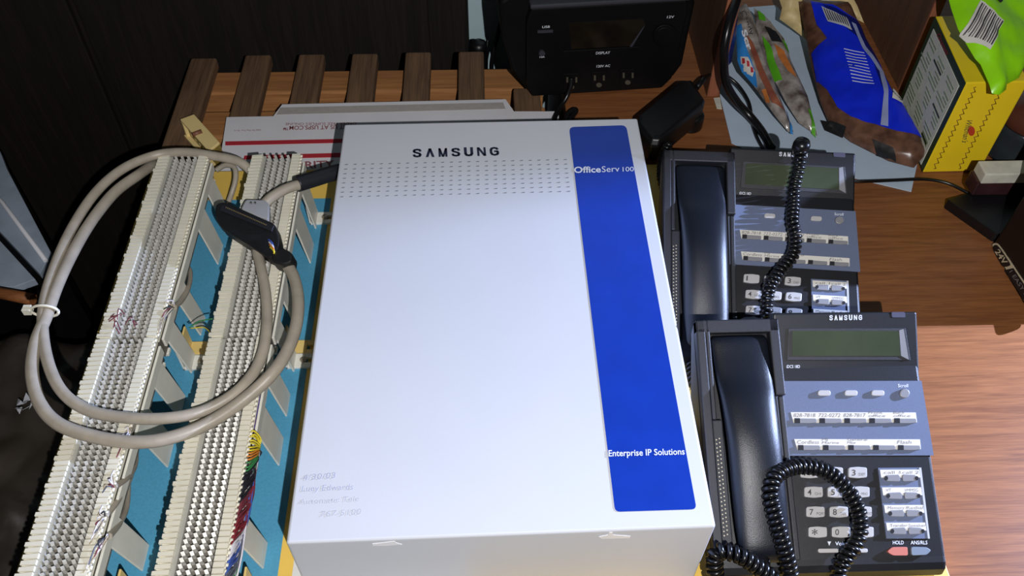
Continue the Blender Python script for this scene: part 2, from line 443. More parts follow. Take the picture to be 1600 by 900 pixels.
pc = thing('metal_case', 'pale blue-grey metal panel with a dark slit, low at the left edge', 'panel', (-.72, .93, -.75))
pz = -.15
up_poly = [(-60, 180), (0, 236), (10, 262), (80, 395), (62, 428), (0, 362), (-60, 300)]
lo_poly = [(-60, 318), (0, 376), (55, 436), (22, 448), (-60, 448)]
for nm, poly in (('upper_panel', up_poly), ('lower_panel', lo_poly)):
    MB().slab([at(u, v, pz) for u, v in poly], V((0, 0, 1)), .012).build(nm, M['panelblue'], pc, .001)
MB().tube([at(-40, 268, pz + .001), at(5, 318, pz + .001), at(72, 408, pz + .001)], .003, 6).build('ridge', M['scuff'], pc)
MB().slab([at(u, v, pz - .0121) for u, v in [(-60, 180), (0, 240), (80, 398), (24, 446), (-60, 446)]], V((0, 0, 1)), .58).build('body', M['black'], pc)
st = MB().tube([at(-30, 452, -.13), at(20, 462, -.13), at(52, 468, -.13)], .008, 8)
tag(st.build('wooden_stick', M['stick']), 'orange-brown stick lying below the pale blue panel at the left edge', 'stick')
cl = MB()  # silver bits that stand in for sparkle on the crinkled plastic
p = at(42, 634, -.155)
for q in range(7):
    c = p + V((random.uniform(-.008, .008), random.uniform(-.01, .01), random.uniform(0, .006)))
    cl.add([c + V((random.uniform(-.007, .007), random.uniform(-.007, .007), random.uniform(-.003, .005))) for _ in range(4)], [(0, 1, 2), (0, 2, 3), (0, 3, 1), (1, 3, 2)])
tag(cl.build('sparkle_bits', M['silver']), 'tiny silver bits standing in for sparkle on the black bag beside the cable loop', 'sparkle')

# canister and hanging cables behind the bench
cc = at_y(748, 78, 1.17)
tag(MB().lathe((cc.x, cc.y, 0), [(.0135, -.75), (.0135, cc.z + .006), (.0125, cc.z + .012), (.008, cc.z + .0155), (.001, cc.z + .0165)], 20).build('post', M['black']),
    'slim black round-topped post standing behind the bench slats', 'post')
hc = MB()
hc.tube(smooth_path([at_y(786, 20, 1.18), at_y(778, 55, 1.175), at_y(771, 80, 1.17), at_y(768, 110, 1.17), at_y(775, 145, 1.17), at_y(778, 200, 1.17)] + [V((.03, 1.17, -.74))]), .0035, 8)
tag(hc.build('power_cable', M['black']), 'black power cable hanging behind the bench beside the power station', 'cable')
hc = MB()
hc.tube(smooth_path([at_y(762, 62, 1.2), at_y(760, 90, 1.19), at_y(761, 125, 1.185), at_y(771, 145, 1.18), at_y(782, 190, 1.18)] + [V((.045, 1.2, -.74))]), .0028, 8)
tag(hc.build('power_cable', M['black']), 'thinner black cable curving down behind the bench nearer the post', 'cable')

# ------------------------------------------------------------------ envelope
env = thing('mailing_envelope', 'white cardboard mailing envelope with red stripes under the board edge', 'envelope', tuple(at(600, 190, .0)))
EZ = .0022
E_ = lambda u, v, o=0: at(u, v, EZ + o)
MB().slab([E_(u, v) for u, v in [(354, 183), (427, 181.5), (441, 163), (790, 155), (803, 174), (873, 174), (874, 262), (343, 275), (346, 236)]], V((0, 0, 1)), .002).build('sheet', M['envelope'], env)
for poly, nm, mm in (([(438, 168), (786, 160), (790, 170), (432, 179)], 'adhesive_strip', 'gluestrip'),
                     ([(352, 221), (700, 213), (700, 219), (352, 227)], 'stripe', 'red'),
                     ([(382, 243), (700, 234), (700, 241), (380, 249)], 'stripe', 'red')):
    MB().slab([E_(u, v, .0004) for u, v in poly], V((0, 0, 1)), .0004).build(nm, M[mm], env)
FE = lambda u, v: E_(u, v, .0006)
text('VISIT US AT USPS.COM\u2122', 'lettering', env, M['redtext'], FE, (552, 195), (443, 197), 6.0, .015)
text('ORDER FREE SUPPLIES ONLINE', 'lettering', env, M['redtext'], FE, (557, 191), (446, 192), 3.5, .0)
text('2006 Pbr May Post  8 x 6', 'lettering', env, M['redtext'], FE, (408, 202), (366, 203), 2.2)
text('PRIORITY', 'lettering', env, M['redtext'], FE, (428, 265), (523, 261), 10.5, .02)

# phone jack box on the bench
jk = thing('phone_jack', 'beige phone jack box on its side by the envelope corner', 'jack', tuple(at(310, 215, 0)))
jz = .03
jt = [at(u, v, jz) for u, v in ((281, 186), (303, 178), (343, 222), (326, 236))]
e1 = (jt[1] - jt[0]).normalized(); e2 = (jt[3] - jt[0]).normalized()
MB().slab(jt, V((0, 0, 1)), .004).build('cover', M['jack'], jk, .001)
w1, w2 = (jt[1] - jt[0]), (jt[3] - jt[0])
bm_ = MB()
bm_.slab([jt[0] + w1 * .22 - V((0, 0, .004)), jt[1] - V((0, 0, .004)), jt[2] - V((0, 0, .004)), jt[3] + w1 * .22 - V((0, 0, .004))], V((0, 0, 1)), .0255)
bm_.build('body', M['jackdark'], jk)
b2 = MB()
b2.slab([jt[0] - V((0, 0, .004)), jt[0] + w1 * .3 - V((0, 0, .004)), jt[0] + w1 * .3 + w2 * .06 - V((0, 0, .004)), jt[0] + w2 * .06 - V((0, 0, .004))], V((0, 0, 1)), .0255)
b2.slab([jt[0] - w1 * .1 - V((0, 0, .026)), jt[0] + w1 * .25 - V((0, 0, .026)), jt[3] + w1 * .25 - V((0, 0, .026)), jt[3] - w1 * .1 - V((0, 0, .026))], V((0, 0, 1)), .0035)
b2.build('base', M['jack'], jk)
for t in (.15, .3, .45, .6, .75, .9):
    for z in (.009, .018):
        c = jt[0] + w2 * t + w1 * .2; c.z = z
        MB().slab([c + V((0, 0, .002)) - e2 * .002, c + V((0, 0, .002)) + e2 * .002, c - V((0, 0, .001)) + e2 * .002, c - V((0, 0, .001)) - e2 * .002], -e1, .001).build('terminal', M['jack'], jk)
sc = at(308, 208, jz + .0005)
MB().tube([sc - e1 * .006, sc + e1 * .006], .0032, 10).build('screw', M['brown'], jk)

# ------------------------------------------------------------------ board
BZ = .015
brd = thing('mounting_board', 'blue painted mounting board with yellow border lying under the terminal blocks and white cabinet', 'board', (0, .55, 0))
MB().box((-.413, .235, .0045), (.397, .8255, BZ)).build('panel', M['boardyellow'], brd, .001)
MB().box((-.400, .237, BZ), (-.1865, .7735, BZ + .0004)).build('blue_field', M['boardblue'], brd)
MB().box((-.174, .237, BZ), (-.02, .7735, BZ + .0004)).build('white_field', M['boardwhite'], brd)
# ------------------------------------------------------------------ white phone system cabinet
HZ = .130
cab = thing('phone_system_cabinet', 'large white steel phone system cabinet with a blue stripe lying on the board', 'cabinet', (.0076, .529, BZ))
c4 = [at(u, v, HZ) for u, v in ((538, 194), (996, 184.5), (1119, 822.5), (446.5, 849))]
MB().slab(c4, V((0, 0, 1)), HZ - BZ - .0004).build('housing', M['housing'], cab, .0022, 3)
FB = lambda u, v: at(u, v, HZ + .0004)
MB().slab([FB(u, v) for u, v in roundpoly([(889, 198.5), (978.5, 195.5), (1088.5, 795.5), (961, 799.5)], 8)], V((0, 0, 1)), .0006).build('stripe', M['stripe'], cab)
FB2 = lambda u, v: at(u, v, HZ + .0008)
logo('logo', cab, M['navy'], FB, (645, 246), (780, 243), 13.5, .03)
text('Office', 'lettering', cab, M['whiteink'], FB2, (897, 270), (939, 269), 9, .022)
text('Serv', 'lettering', cab, M['whiteink'], FB2, (940.5, 269), (968, 268), 9, 0)
text('100', 'lettering', cab, M['whiteink'], FB2, (973, 268), (990.5, 267.5), 7, 0)
text('Enterprise IP Solutions', 'lettering', cab, M['whiteink'], FB2, (951, 713), (1070, 710), 9.5, .014)
vs_ = MB()
for r in range(8):
    vL = 256.8 + r * 7.2; vR = 249 + r * 7.1; uL = 541 - r * 1.0; uR = 883 + r * .8
    for i in range(26):
        t = i / 25; u = uL + (uR - uL) * t; v = vL + (vR - vL) * t + .3
        vs_.slab([FB(a, b) for a, b in ((u - 2.8, v + .4), (u - 1.6, v - .5), (u + 2.8, v - .9), (u + 1.8, v + .3))], V((0, 0, 1)), .0003)
vs_.build('vent_slots', M['slot'], cab)
for s, a, b, h, mm in (('4/30/03', (472, 751), (523, 747), 9, 'pencil'), ('Luey Edwards', (471, 768), (551, 765), 9, 'pencil'), ('Automatic Tele', (467, 788), (560, 783), 8, 'pencilgrey'), ('767-5100', (500, 808), (563, 804), 9, 'pencilgrey')):
    text(s, 'handwriting', cab, M[mm], FB, a, b, h, -.012, .25)
yF = c4[3].y; 
def FF(u, v):
    n = (c4[2] - c4[3]).cross(V((0, 0, 1))).normalized()
    if n.y > 0: n = -n
    return at_pl(u, v, c4[3], n, .0004)
for poly in ([(582, 850), (600, 848), (617, 846), (618, 848), (628, 851), (600, 853), (583, 853)], [(936, 839), (950, 836), (952, 832), (957, 832), (958, 836), (985, 838), (984, 841), (940, 842)]):
    MB().slab([FF(u, v) for u, v in poly], V((0, -1, 0)), .0005).build('scuff_mark', M['scuff'], cab)

# ------------------------------------------------------------------ terminal (punch-down) blocks
def make_block(xl, y0, label, near):
    """55 mm wide block, far end at y0+.254; xl = left edge"""
    L = .2535; n = 50; pit = L / n
    t = thing('terminal_block', label, 'terminal block', (xl + .027, y0 + .127, BZ), 'punch-down terminal blocks on the blue board')
    ZT = .1005
    X = lambda a: xl + a
    b = MB()
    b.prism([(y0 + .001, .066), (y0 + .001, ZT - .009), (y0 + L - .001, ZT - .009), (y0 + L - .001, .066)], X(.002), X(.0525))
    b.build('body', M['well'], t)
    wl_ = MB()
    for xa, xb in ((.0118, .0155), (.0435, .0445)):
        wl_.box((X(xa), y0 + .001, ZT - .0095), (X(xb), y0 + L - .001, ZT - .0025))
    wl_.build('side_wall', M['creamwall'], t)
    for side in (0, 1):
        s = MB()
        xa, xb = ((.0, .012), (.0445, .055))[side]
        s.box((X(xa + .001), y0, ZT - .010), (X(xb - .001), y0 + L, ZT - .0022))
        for i in range(n):
            ya = y0 + i * pit + .0004; yb = ya + pit - .0010
            jig = .0014 if i % 5 == 0 else 0
            if side == 0:
                s.add([(X(xa - jig), ya, ZT - .003), (X(xb), ya, ZT - .003), (X(xb), yb, ZT - .003), (X(xa - jig), yb - .0008, ZT - .003),
                       (X(xa - jig), ya, ZT - .0004), (X(xb), ya, ZT), (X(xb), yb, ZT), (X(xa - jig), yb - .0008, ZT - .0004)],
                      [(0, 3, 2, 1), (4, 5, 6, 7), (0, 1, 5, 4), (1, 2, 6, 5), (2, 3, 7, 6), (3, 0, 4, 7)])
            else:
                s.box((X(xa), ya, ZT - .003), (X(xb - .0015), yb, ZT))
                s.tube([V((X(xb - .0015), (ya + yb) / 2, ZT - .0016)), V((X(xb + .0007), (ya + yb) / 2, ZT - .0024))], .0017, 6)
        s.build('fanning_strip', M['cream'], t)
    for c in range(4):
        xc = .0190 + c * .0070
        m = MB()
        for i in range(n):
            yc = y0 + (i + .5) * pit
            x = X(xc)
            # slanted beryllium clip: leaning lozenge over the well, whose colour holds the gap shadow
            a = [(x - .0020, yc + .0009, ZT - .0038), (x - .0006, yc - .0019, ZT - .0038), (x + .0020, yc - .0009, ZT - .0038), (x + .0006, yc + .0019, ZT - .0038)]
            m.add([(p[0], p[1], ZT - .0092) for p in a] + [(p[0] - .0003, p[1] + .0002, p[2] + (0.0022 if k in (0, 3) else 0.0004)) for k, p in enumerate(a)],
                  [(4, 5, 6, 7), (0, 1, 5, 4), (1, 2, 6, 5), (2, 3, 7, 6), (3, 0, 4, 7)])
        m.build('clip_column', M['clip'], t)
    # stand-off bracket
    g = MB()
    g.box((X(.0545), y0 + .004, .078), (X(.057), y0 + L - .002, .0895))
    g.box((X(-.001), y0 + .004, .070), (X(.002), y0 + L - .002, .0885))
    g.box((X(.002), y0 + .004, .062), (X(.0545), y0 + .012, .066)); g.box((X(.002), y0 + L - .012, .062), (X(.0545), y0 + L - .004, .066))
    g.build('bracket_rail', M['bracket'], t, .0006)
    for (a, bb) in ((.212, .240), (.158, .190), (.058, .084), (.010, .034)):
        for side in (0, 1):
            q = MB()
            xt, xo = ((.0018, -.001), (.0547, .0595))[side]
            zs = ((BZ + .0005, 0), (.040, .35), (.078, 1))
            ya, yb = y0 + a, y0 + bb
            q.add([(X(xo), ya + .006, BZ + .0004), (X(xo), yb + .004, BZ + .0004), (X(xo + (.002 if side else -.002)), yb + .004, BZ + .0004), (X(xo + (.002 if side else -.002)), ya + .006, BZ + .0004),
                   (X(xt), ya, .080), (X(xt), yb, .080), (X(xt + (.002 if side else -.002)), yb, .080), (X(xt + (.002 if side else -.002)), ya, .080)],
                  [(0, 1, 2, 3), (4, 7, 6, 5), (0, 4, 5, 1), (1, 5, 6, 2), (2, 6, 7, 3), (3, 7, 4, 0)])
            q.build('leg', M['bracket'], t, .0006)
    for yy, mm, nm in ((y0 + L + .030 if near else y0 + L - .02, 'bracket', 'foot'), (y0 + .045, 'bracketyellow', 'foot')):
        q = MB(); xo = X(.057)
        z0 = BZ + .0004
        q.box((xo - .004, yy - .009, z0), (xo + .014, yy + .009, z0 + .0035))
        q.box((xo + .014, yy - .009, z0), (xo + .021, yy - .003, z0 + .0035)); q.box((xo + .014, yy + .003, z0), (xo + .021, yy + .009, z0 + .0035))
        q.box((xo - .004, yy - .009, z0), (xo - .002, yy + .009, .045))
        f = q.build(nm, M[mm], t, .0005)
        if mm == 'bracket':
            MB().lathe((xo + .013, yy, z0 + .0036), [(.0001, 0), (.0036, 0), (.0036, .001), (.0024, .0022), (.0001, .0026)], 14).build('screw', M['screw'], f)
        else: f['label'] = 'yellowed bracket foot'
    return t
make_block(-.3635, .5055, 'cream terminal block at the far end of the left row, beside the envelope', False)
make_block(-.3645, .2505, 'near terminal block of the left row, crossed by the thick grey cable loop', True)
make_block(-.2600, .5045, 'cream terminal block at the far end of the right row, under the black connector', False)
make_block(-.2605, .2495, 'near terminal block of the right row, with coloured wires fanned along it', True)

# ------------------------------------------------------------------ grey trunk cable with connector
def zp(lst): return [at(u, v, z) for u, v, z in lst]
tr = thing('trunk_cable', 'thick grey cable coiled in a big loop over the terminal blocks with a black connector', 'cable', tuple(at(400, 560, .105)))
cA = MB().tube(smooth_path(zp([(393, 268, .086), (372, 252, .094), (330, 243, .098), (290, 238, .100), (245, 242, .100), (195, 262, .104), (152, 298, .104), (115, 352, .104), (86, 415, .104), (68, 480, .106), (70, 545, .108), (92, 605, .110), (135, 640, .1085), (200, 653, .1075), (265, 653, .1075), (322, 640, .107), (372, 610, .1075), (405, 566, .1075), (417, 510, .1085), (414, 450, .1085), (401, 390, .108)])), .0052, 12)
cA.build('inner_strand', M['cable'], tr)
cB = MB().tube(smooth_path(zp([(250, 262, .058), (240, 258, .075), (215, 274, .092), (178, 302, .098), (140, 350, .100), (110, 402, .102), (88, 450, .104), (72, 495, .106), (56, 535, .108), (50, 582, .110), (63, 632, .110), (94, 664, .1095), (150, 683, .1075), (210, 691, .1075), (262, 685, .107), (320, 664, .107), (380, 625, .108), (430, 578, .116), (458, 526, .112), (466, 474, .110), (458, 430, .108), (438, 402, .107)])), .0058, 12)
cB.build('outer_strand', M['cable'], tr)
tie = MB(); c_ = at(70, 486, .106)
tie.tube([c_ + V((math.cos(a) * .0125, 0, math.sin(a) * .0085)) for a in [i * math.pi / 8 for i in range(17)]], .0014, 6)
tie.box(c_ + V((-.019, -.003, -.002)), c_ + V((-.012, .004, .005)))
tie.build('cable_tie', M['cream'], tr)
cp0, cn = plane3((345, 325, .122), (432, 350, .124), (440, 400, .118))
CP = lambda u, v, o=0: at_pl(u, v, cp0, cn, o)
cb = MB().slab([CP(u, v) for u, v in roundpoly([(337, 318), (352, 315), (430, 350), (436, 375), (434, 395), (422, 404), (345, 355), (336, 338)], 6, 3)], cn, .016)
con = cb.build('connector', M['connblack'], tr, .0012)
MB().slab([CP(u, v, .0025) for u, v in [(347, 319), (428, 352), (424, 361), (343, 328)]], cn, .0030).build('shell_lip', M['sleeve'], con, .0005)
pn = MB()
for i in range(26):
    t = i / 25; u = 353 + 62 * t; v = 323 + 27 * t
    pn.slab([CP(a, b, .0029) for a, b in ((u, v), (u + 1.3, v + .5), (u + .8, v + 2), (u - .5, v + 1.5))], cn, .0006)
pn.build('pin_row', M['gold'], con)
MB().slab([CP(u, v, .001) for u, v in roundpoly([(423, 396), (440, 386), (457, 395), (455, 410), (442, 414), (424, 408)], 4, 2)], cn, .018).build('clamp', M['connblack'], con, .002)
for i, wc in enumerate(('blue', 'pale', 'orange', 'yellow')):
    MB().tube(smooth_path([CP(419 + i, 374 + i * 4, .001), CP(425 + i, 380 + i * 4, .0035), CP(428, 390 + i * 2, .001)], 5), .0009, 6).build('wire', WC[wc], con)

tr2 = thing('cabinet_cable', 'grey cable in a black sleeve running from the white cabinet to a grey plug', 'cable', tuple(at(440, 290, .10)))
MB().tube(smooth_path(zp([(405, 332, .110), (420, 312, .116), (445, 296, .118), (470, 288, .116)])), .0056, 12).build('jacket', M['cable'], tr2)
slv = MB().tube(smooth_path(zp([(464, 288, .116), (490, 280, .112), (523, 270, .106), (560, 262, .096)]), 8), .0086, 12)
slv.build('sleeve', M['sleeve'], tr2)
gp0, gn = plane3((382, 312, .123), (416, 312, .121), (400, 340, .121))
GP = lambda u, v, o=0: at_pl(u, v, gp0, gn, o)
pg = MB().slab([GP(u, v) for u, v in roundpoly([(384, 311), (414, 312), (421, 318), (420, 343), (402, 338), (376, 326)], 3, 2)], gn, .017).build('plug_shell', M['conngrey'], tr2, .002)
for u in (390.5, 397):
    MB().slab([GP(a, b, .0004) for a, b in ((u, 315), (u + 3, 315), (u + 3, 318.5), (u + 2.2, 318.5), (u + 2, 316), (u + .8, 316), (u + .8, 318), (u, 318))], gn, .0006).build('clip_mark', M['connblack'], pg)

# small station cables with loose wires along the left row
def station(pts, label, r=.0026, fan=None, seed=1):
    t = thing('station_cable', label, 'cable', tuple(at(*pts[0])), 'thin grey station cables along the left row')
    P = smooth_path(zp(pts)); MB().tube(P, r, 8).build('jacket', M['cable'], t)
    rr = random.Random(seed)
    if fan:
        e = P[-1]
        for (u, v, z), wc in fan:
            q = at(u, v, z); mid = (e + q) / 2 + V((rr.uniform(-.003, .003), rr.uniform(-.003, .003), rr.uniform(.001, .005)))
            MB().tube(smooth_path([e, mid, q], 6), .0006, 5).build('wire', WC[wc], t)
    return t
def fanpts(u0, v0, u1, v1, n, z, cols): return [((u0 + (u1 - u0) * i / (n - 1), v0 + (v1 - v0) * i / (n - 1), z), cols[i % len(cols)]) for i in range(n)]
cw = ['pale', 'tan', 'dark', 'pale', 'maroon', 'tan', 'slate']
station([(285, 405, .05), (297, 425, .06), (294, 450, .072), (283, 470, .084), (272, 480, .095)], 'thin grey cable ending in bare wires beside the far left block', fan=fanpts(259, 470, 247, 522, 9, .1, cw), seed=2)
station([(338, 266, .05), (352, 258, .055), (366, 262, .055), (368, 280, .05), (362, 302, .04), (356, 318, .03)], 'thin grey cable arching over the yellow border between the two rows', .0032)
station([(212, 700, .05), (211, 725, .06), (200, 745, .08), (178, 762, .099)], 'thin grey cable with wires below the cable loop', fan=fanpts(178, 735, 160, 770, 7, .1005, cw), seed=3)
station([(208, 690, .05), (205, 740, .06), (185, 780, .085), (164, 808, .099)], 'longer thin grey cable with a wire fan on the near left block', fan=fanpts(160, 790, 140, 850, 9, .1005, cw), seed=4)
station([(200, 740, .04), (198, 790, .055), (185, 820, .075), (170, 838, .095)], 'lowest thin grey cable ending in wires on the near left block', fan=fanpts(165, 845, 130, 895, 9, .1005, cw), seed=5)
station([(232, 600, .05), (226, 630, .06), (212, 660, .085), (200, 676, .1)], 'thin grey cable passing below the thick loop beside the left row', fan=fanpts(195, 670, 182, 715, 5, .1005, cw), seed=6)

# coloured wire bundle along the right row
wbz = thing('wire_bundle', 'bundle of coloured wires fanned along the near right terminal block', 'wires', tuple(at(396, 700, .06)))
hub = at(400, 706, .085)
rr = random.Random(11)
def strand(P, wc, r=.0008): MB().tube(smooth_path(P, 5), r, 5).build('strand', WC[wc], wbz)
grp = [('violet', 8), ('yellow', 7), ('orange', 3), ('green', 3), ('dark', 10), ('maroon', 6), ('red', 6), ('pale', 4), ('blue', 4), ('slate', 3), ('green', 2), ('pale', 4)]
seq = [g for g, n in grp for _ in range(n)]
nS = len(seq)
for i, wc in enumerate(seq):
    t = i / (nS - 1)
    j = lambda s: V((rr.uniform(-s, s), rr.uniform(-s, s), rr.uniform(-s, s)))
    if wc == 'violet' and i < 8:
        strand([at(406 - i * .7, 588, .088) + j(.001), at(405 - i * .6, 630, .086) + j(.001), at(402 - i * .5, 670, .085) + j(.001), hub + j(.0025)], ['violet', 'blue', 'violet', 'maroon'][i % 4]); continue
    ty = .425 - t * .178
    tip = V((-.2055, ty, .0985)) + j(.0006)
    if t < .36:
        src = hub + j(.002); mid = (hub + tip) / 2 + V((.004, .004, -.004)) + j(.001)
        strand([src, mid, tip + V((.003, .001, -.001)), tip], wc)
    else:
        tr_ = hub + (V((-.2015, ty + .035, .084)) - hub) * .8
        strand([hub + j(.003), tr_ + j(.0028), V((-.2015, ty + .022, .086)) + j(.002), tip + V((.002, .006, -.001)), tip], wc, .0009)
gw = thing('loose_wire', 'short green and yellow wire ends poking from the right row over the blue field', 'wires', tuple(at(315, 510, .07)))
for P, wc in (([(332, 498, .09), (312, 502, .085), (296, 512, .08)], 'green'), ([(330, 518, .09), (318, 509, .085), (306, 511, .08)], 'dark'), ([(330, 523, .09), (320, 512, .084), (298, 513, .08)], 'yellow')):
    MB().tube(smooth_path(zp(P), 5), .0006, 5).build('strand', WC[wc], gw)
lw = MB(); rr = random.Random(5)
for i in range(8):
    c = at(190 + rr.uniform(-22, 22), 502 + rr.uniform(-14, 12), .1035)
    lw.tube(smooth_path([c, c + V((rr.uniform(-.006, .006), rr.uniform(-.006, .006), .003)), c + V((rr.uniform(-.01, .01), rr.uniform(-.01, .01), -.0005))], 4), .0005, 4)
tag(lw.build('wire_scraps', WC['maroon']), 'tangle of tiny reddish wire scraps on the far left terminal block', 'wire scraps', kind='stuff')

# ------------------------------------------------------------------ desk phones (the front one is modelled in place, the back one is its copy)
XL, XR = .1865, .3885
KP0 = V((0, .299, .0363)); KD = V((0, .1365, .0651)).normalized(); KN = KD.cross(V((1, 0, 0))) * -1
if KN.z < 0: KN = -KN
LP0 = V((0, .4426, .1032)); LD = V((0, .0441, .0338)).normalized(); LN = LD.cross(V((1, 0, 0)))
if LN.z < 0: LN = -LN
K = lambda u, v, o=0: at_pl(u, v, KP0, KN, o)
Lp = lambda u, v, o=0: at_pl(u, v, LP0, LN, o)
ph = thing('desk_phone', 'black office desk phone nearest the viewer, its coiled cord looped over the keypad', 'phone', (.2875, .39, BZ), 'black office desk phones')
prof = [(.290, .0165), (.2885, .022), (.290, .030), (.2945, .0345), (.299, .0363), (.4355, .1014), (.4885, .1267), (.4885, .112), (.44, .06), (.42, .0155), (.295, .0155)]
body = MB().prism(prof, XL, XR).build('body', M['phonedark'], ph, .003, 3)
def kslab(name, poly, top, thick, m, parent, F=K, N=KN, bevel=0):
    return MB().slab([F(u, v, top) for u, v in poly], N, thick).build(name, m, parent, bevel)
# left cradle frame: side ledge, top ledge, right rib
cr = MB()
kx = lambda x, s, o: V((x, KP0.y, KP0.z)) + KD * s + KN * o
SL = .2093
for (xa, xb, sa, sb, h) in ((XL, .1945, .004, SL, .010), (.1945, .2035, .004, .120, .0085), (.1945, .1985, .120, SL, .010), (XL, .2615, SL - .012, SL, .010), (.2525, .2615, .14, SL, .010), (.2565, .2615, .0, .14, .004)):
    cr.slab([kx(xa, sa, h), kx(xb, sa, h), kx(xb, sb, h), kx(xa, sb, h)], KN, h + .001)
cr.build('cradle_frame', M['phone'], ph, .0012)
dots = MB()
for i in range(24):
    for jx in range(2):
        c = kx(.1965 + jx * .0028, .022 + i * .0035 + jx * .001, .0086); e = .0005
        dots.slab([c + V((-e, 0, 0)) + KD * -e, c + V((e, 0, 0)) + KD * -e, c + V((e, 0, 0)) + KD * e, c + V((-e, 0, 0)) + KD * e], KN, .0003)
dots.build('speaker_holes', M['tagcream'], ph)
# display housing
lh = MB().slab([Lp(u, v) for u, v in [(1208, 489), (1433, 487), (1437, 584), (1210, 586)]], LN, .012).build('display_housing', M['phonedark'], ph, .002, 3)
kslab('bezel', [(1232, 513), (1415, 513), (1423, 563), (1230, 563)], .0006, .0012, M['phone'], lh, Lp, LN, .0004)
kslab('display', [(1238, 517), (1404, 517), (1407, 556), (1238, 556)], .0012, .0012, M['lcd'], lh, Lp, LN)
kslab('lit_bezel_side', [(1405, 516), (1412, 514), (1420, 562), (1408, 556)], .0013, .001, M['keygrey'], lh, Lp, LN)  # bright reflection on the bezel wall painted as lighter grey
kslab('badge', roundpoly([(1393, 487.5), (1414, 487.5), (1415, 496), (1394, 496)], 2, 2), .0004, .0006, M['badge'], lh, Lp, LN)
logo('logo', lh, M['whiteink'], lambda u, v: Lp(u, v, .0003), (1296, 500.5), (1347, 500), 8, .03)
text('iDCS 18D', 'lettering', lh, M['whiteink'], lambda u, v: Lp(u, v, .0003), (1229, 575), (1250, 575), 4.6, .01)
# metallic panel with soft keys and line keys
mp_ = kslab('key_panel', [(1209.5, 595.5), (1440, 595), (1459, 711.5), (1223, 712)], .0008, .0012, M['metalpanel'], ph)
for u in (1288, 1330, 1372):
    kslab('soft_key', roundpoly([(u - 10, 609.5), (u + 10, 609.5), (u + 10.5, 618.5), (u - 10, 618.5)], 4.5), .003, .0026, M['key'], mp_, bevel=.0006)
kslab('scroll_key', ell(1414, 614.5, 8, 7.5), .0032, .0028, M['keygrey'], mp_, bevel=.0008)
text('Scroll', 'lettering', mp_, M['whiteink'], lambda u, v: K(u, v, .0010), (1403, 605), (1419, 605), 5, .005)
def line_row(strip, centers, vv, names):
    ls = kslab('label_strip', strip, .0014, .0008, M['paperlabel'], mp_)
    for c, nm in zip(centers, names):
        kslab('line_key', roundpoly([(c - 17, vv - 3.8), (c + 17, vv - 3.5), (c + 17.5, vv + 3), (c + 6, vv + 4), (c - 17, vv + 3.8)], 1.5, 2), .0030, .0022, M['keygrey'], mp_, bevel=.0004)
        kslab('key_lamp', [(c - 17, vv - 4), (c - 9, vv - 4), (c - 8.7, vv + 3.6), (c - 17, vv + 3.6)], .0034, .0018, M['led'], mp_)
        lines = nm.split('\n')
        if nm:
            for k, s in enumerate(reversed(lines)):
                h = 5.6 if len(lines) == 1 else 4.0
                wd = min(34, len(s) * 4.4); b = vv - 6.0 - k * 5.0
                text(s, 'handwriting', ls, M['inkgrey'], lambda u, v: K(u, v, .0016), (c - 19, b), (c - 19 + wd, b), h, -.005, .1)
line_row([(1235.5, 644), (1431, 644.5), (1433, 660), (1240, 661)], (1259, 1298, 1337, 1376, 1415), 657.5, ('828-7818', '722-0272', '828-7817', 'Front\noffice', 'Back\noffice'))
line_row([(1241, 686), (1437.5, 686.5), (1439, 702), (1246, 703)], (1264.5, 1303.5, 1343, 1382, 1421), 699.5, ('Cordless', 'MJ\nMarina', 'General\nMbx', '', 'Flash'))
# dial keys
rowsv = (738.5, 769, 800, 831.5)
colsu = ((1265, 1302.5, 1340), (1271, 1307.5, 1344), (1274, 1310.5, 1347.5), (1277.5, 1314, 1350.5))
chars = (('1', '2', '3'), ('4', '5', '6'), ('7', '8', '9'), ('*', '0', '#'))
subs = (('', 'ABC', 'DEF'), ('GHI', 'JKL', 'MNO'), ('PQRS', 'TUV', 'WXYZ'), ('', '', ''))
for r in range(4):
    for c in range(3):
        u, v = colsu[r][c], rowsv[r]
        pl = roundpoly([(u - 14, v - 8), (u, v - 9.3), (u + 15, v - 8), (u + 15.3, v + 7.5), (u + 1, v + 9), (u - 14, v + 7.5)], 3, 3)
        kk = kslab('dial_key', pl, .0032, .0034, M['key'], ph, bevel=.0007)
        ch = chars[r][c]
        hh = 9 if ch != '*' else 14; dv = 4.5 if ch != '*' else 10
        text(ch, 'numeral', kk, M['ink'], lambda a, b: K(a, b, .0034), (u - 9, v + dv), (u - (6.5 if ch == '1' else 3) + (3 if ch in '*#' else 0), v + dv), hh, .01)
        if subs[r][c]: text(subs[r][c], 'lettering', kk, M['inkgrey'], lambda a, b: K(a, b, .0034), (u + 2, v + 4.5), (u + 2 + 3.3 * len(subs[r][c]), v + 4.5), 4.2)
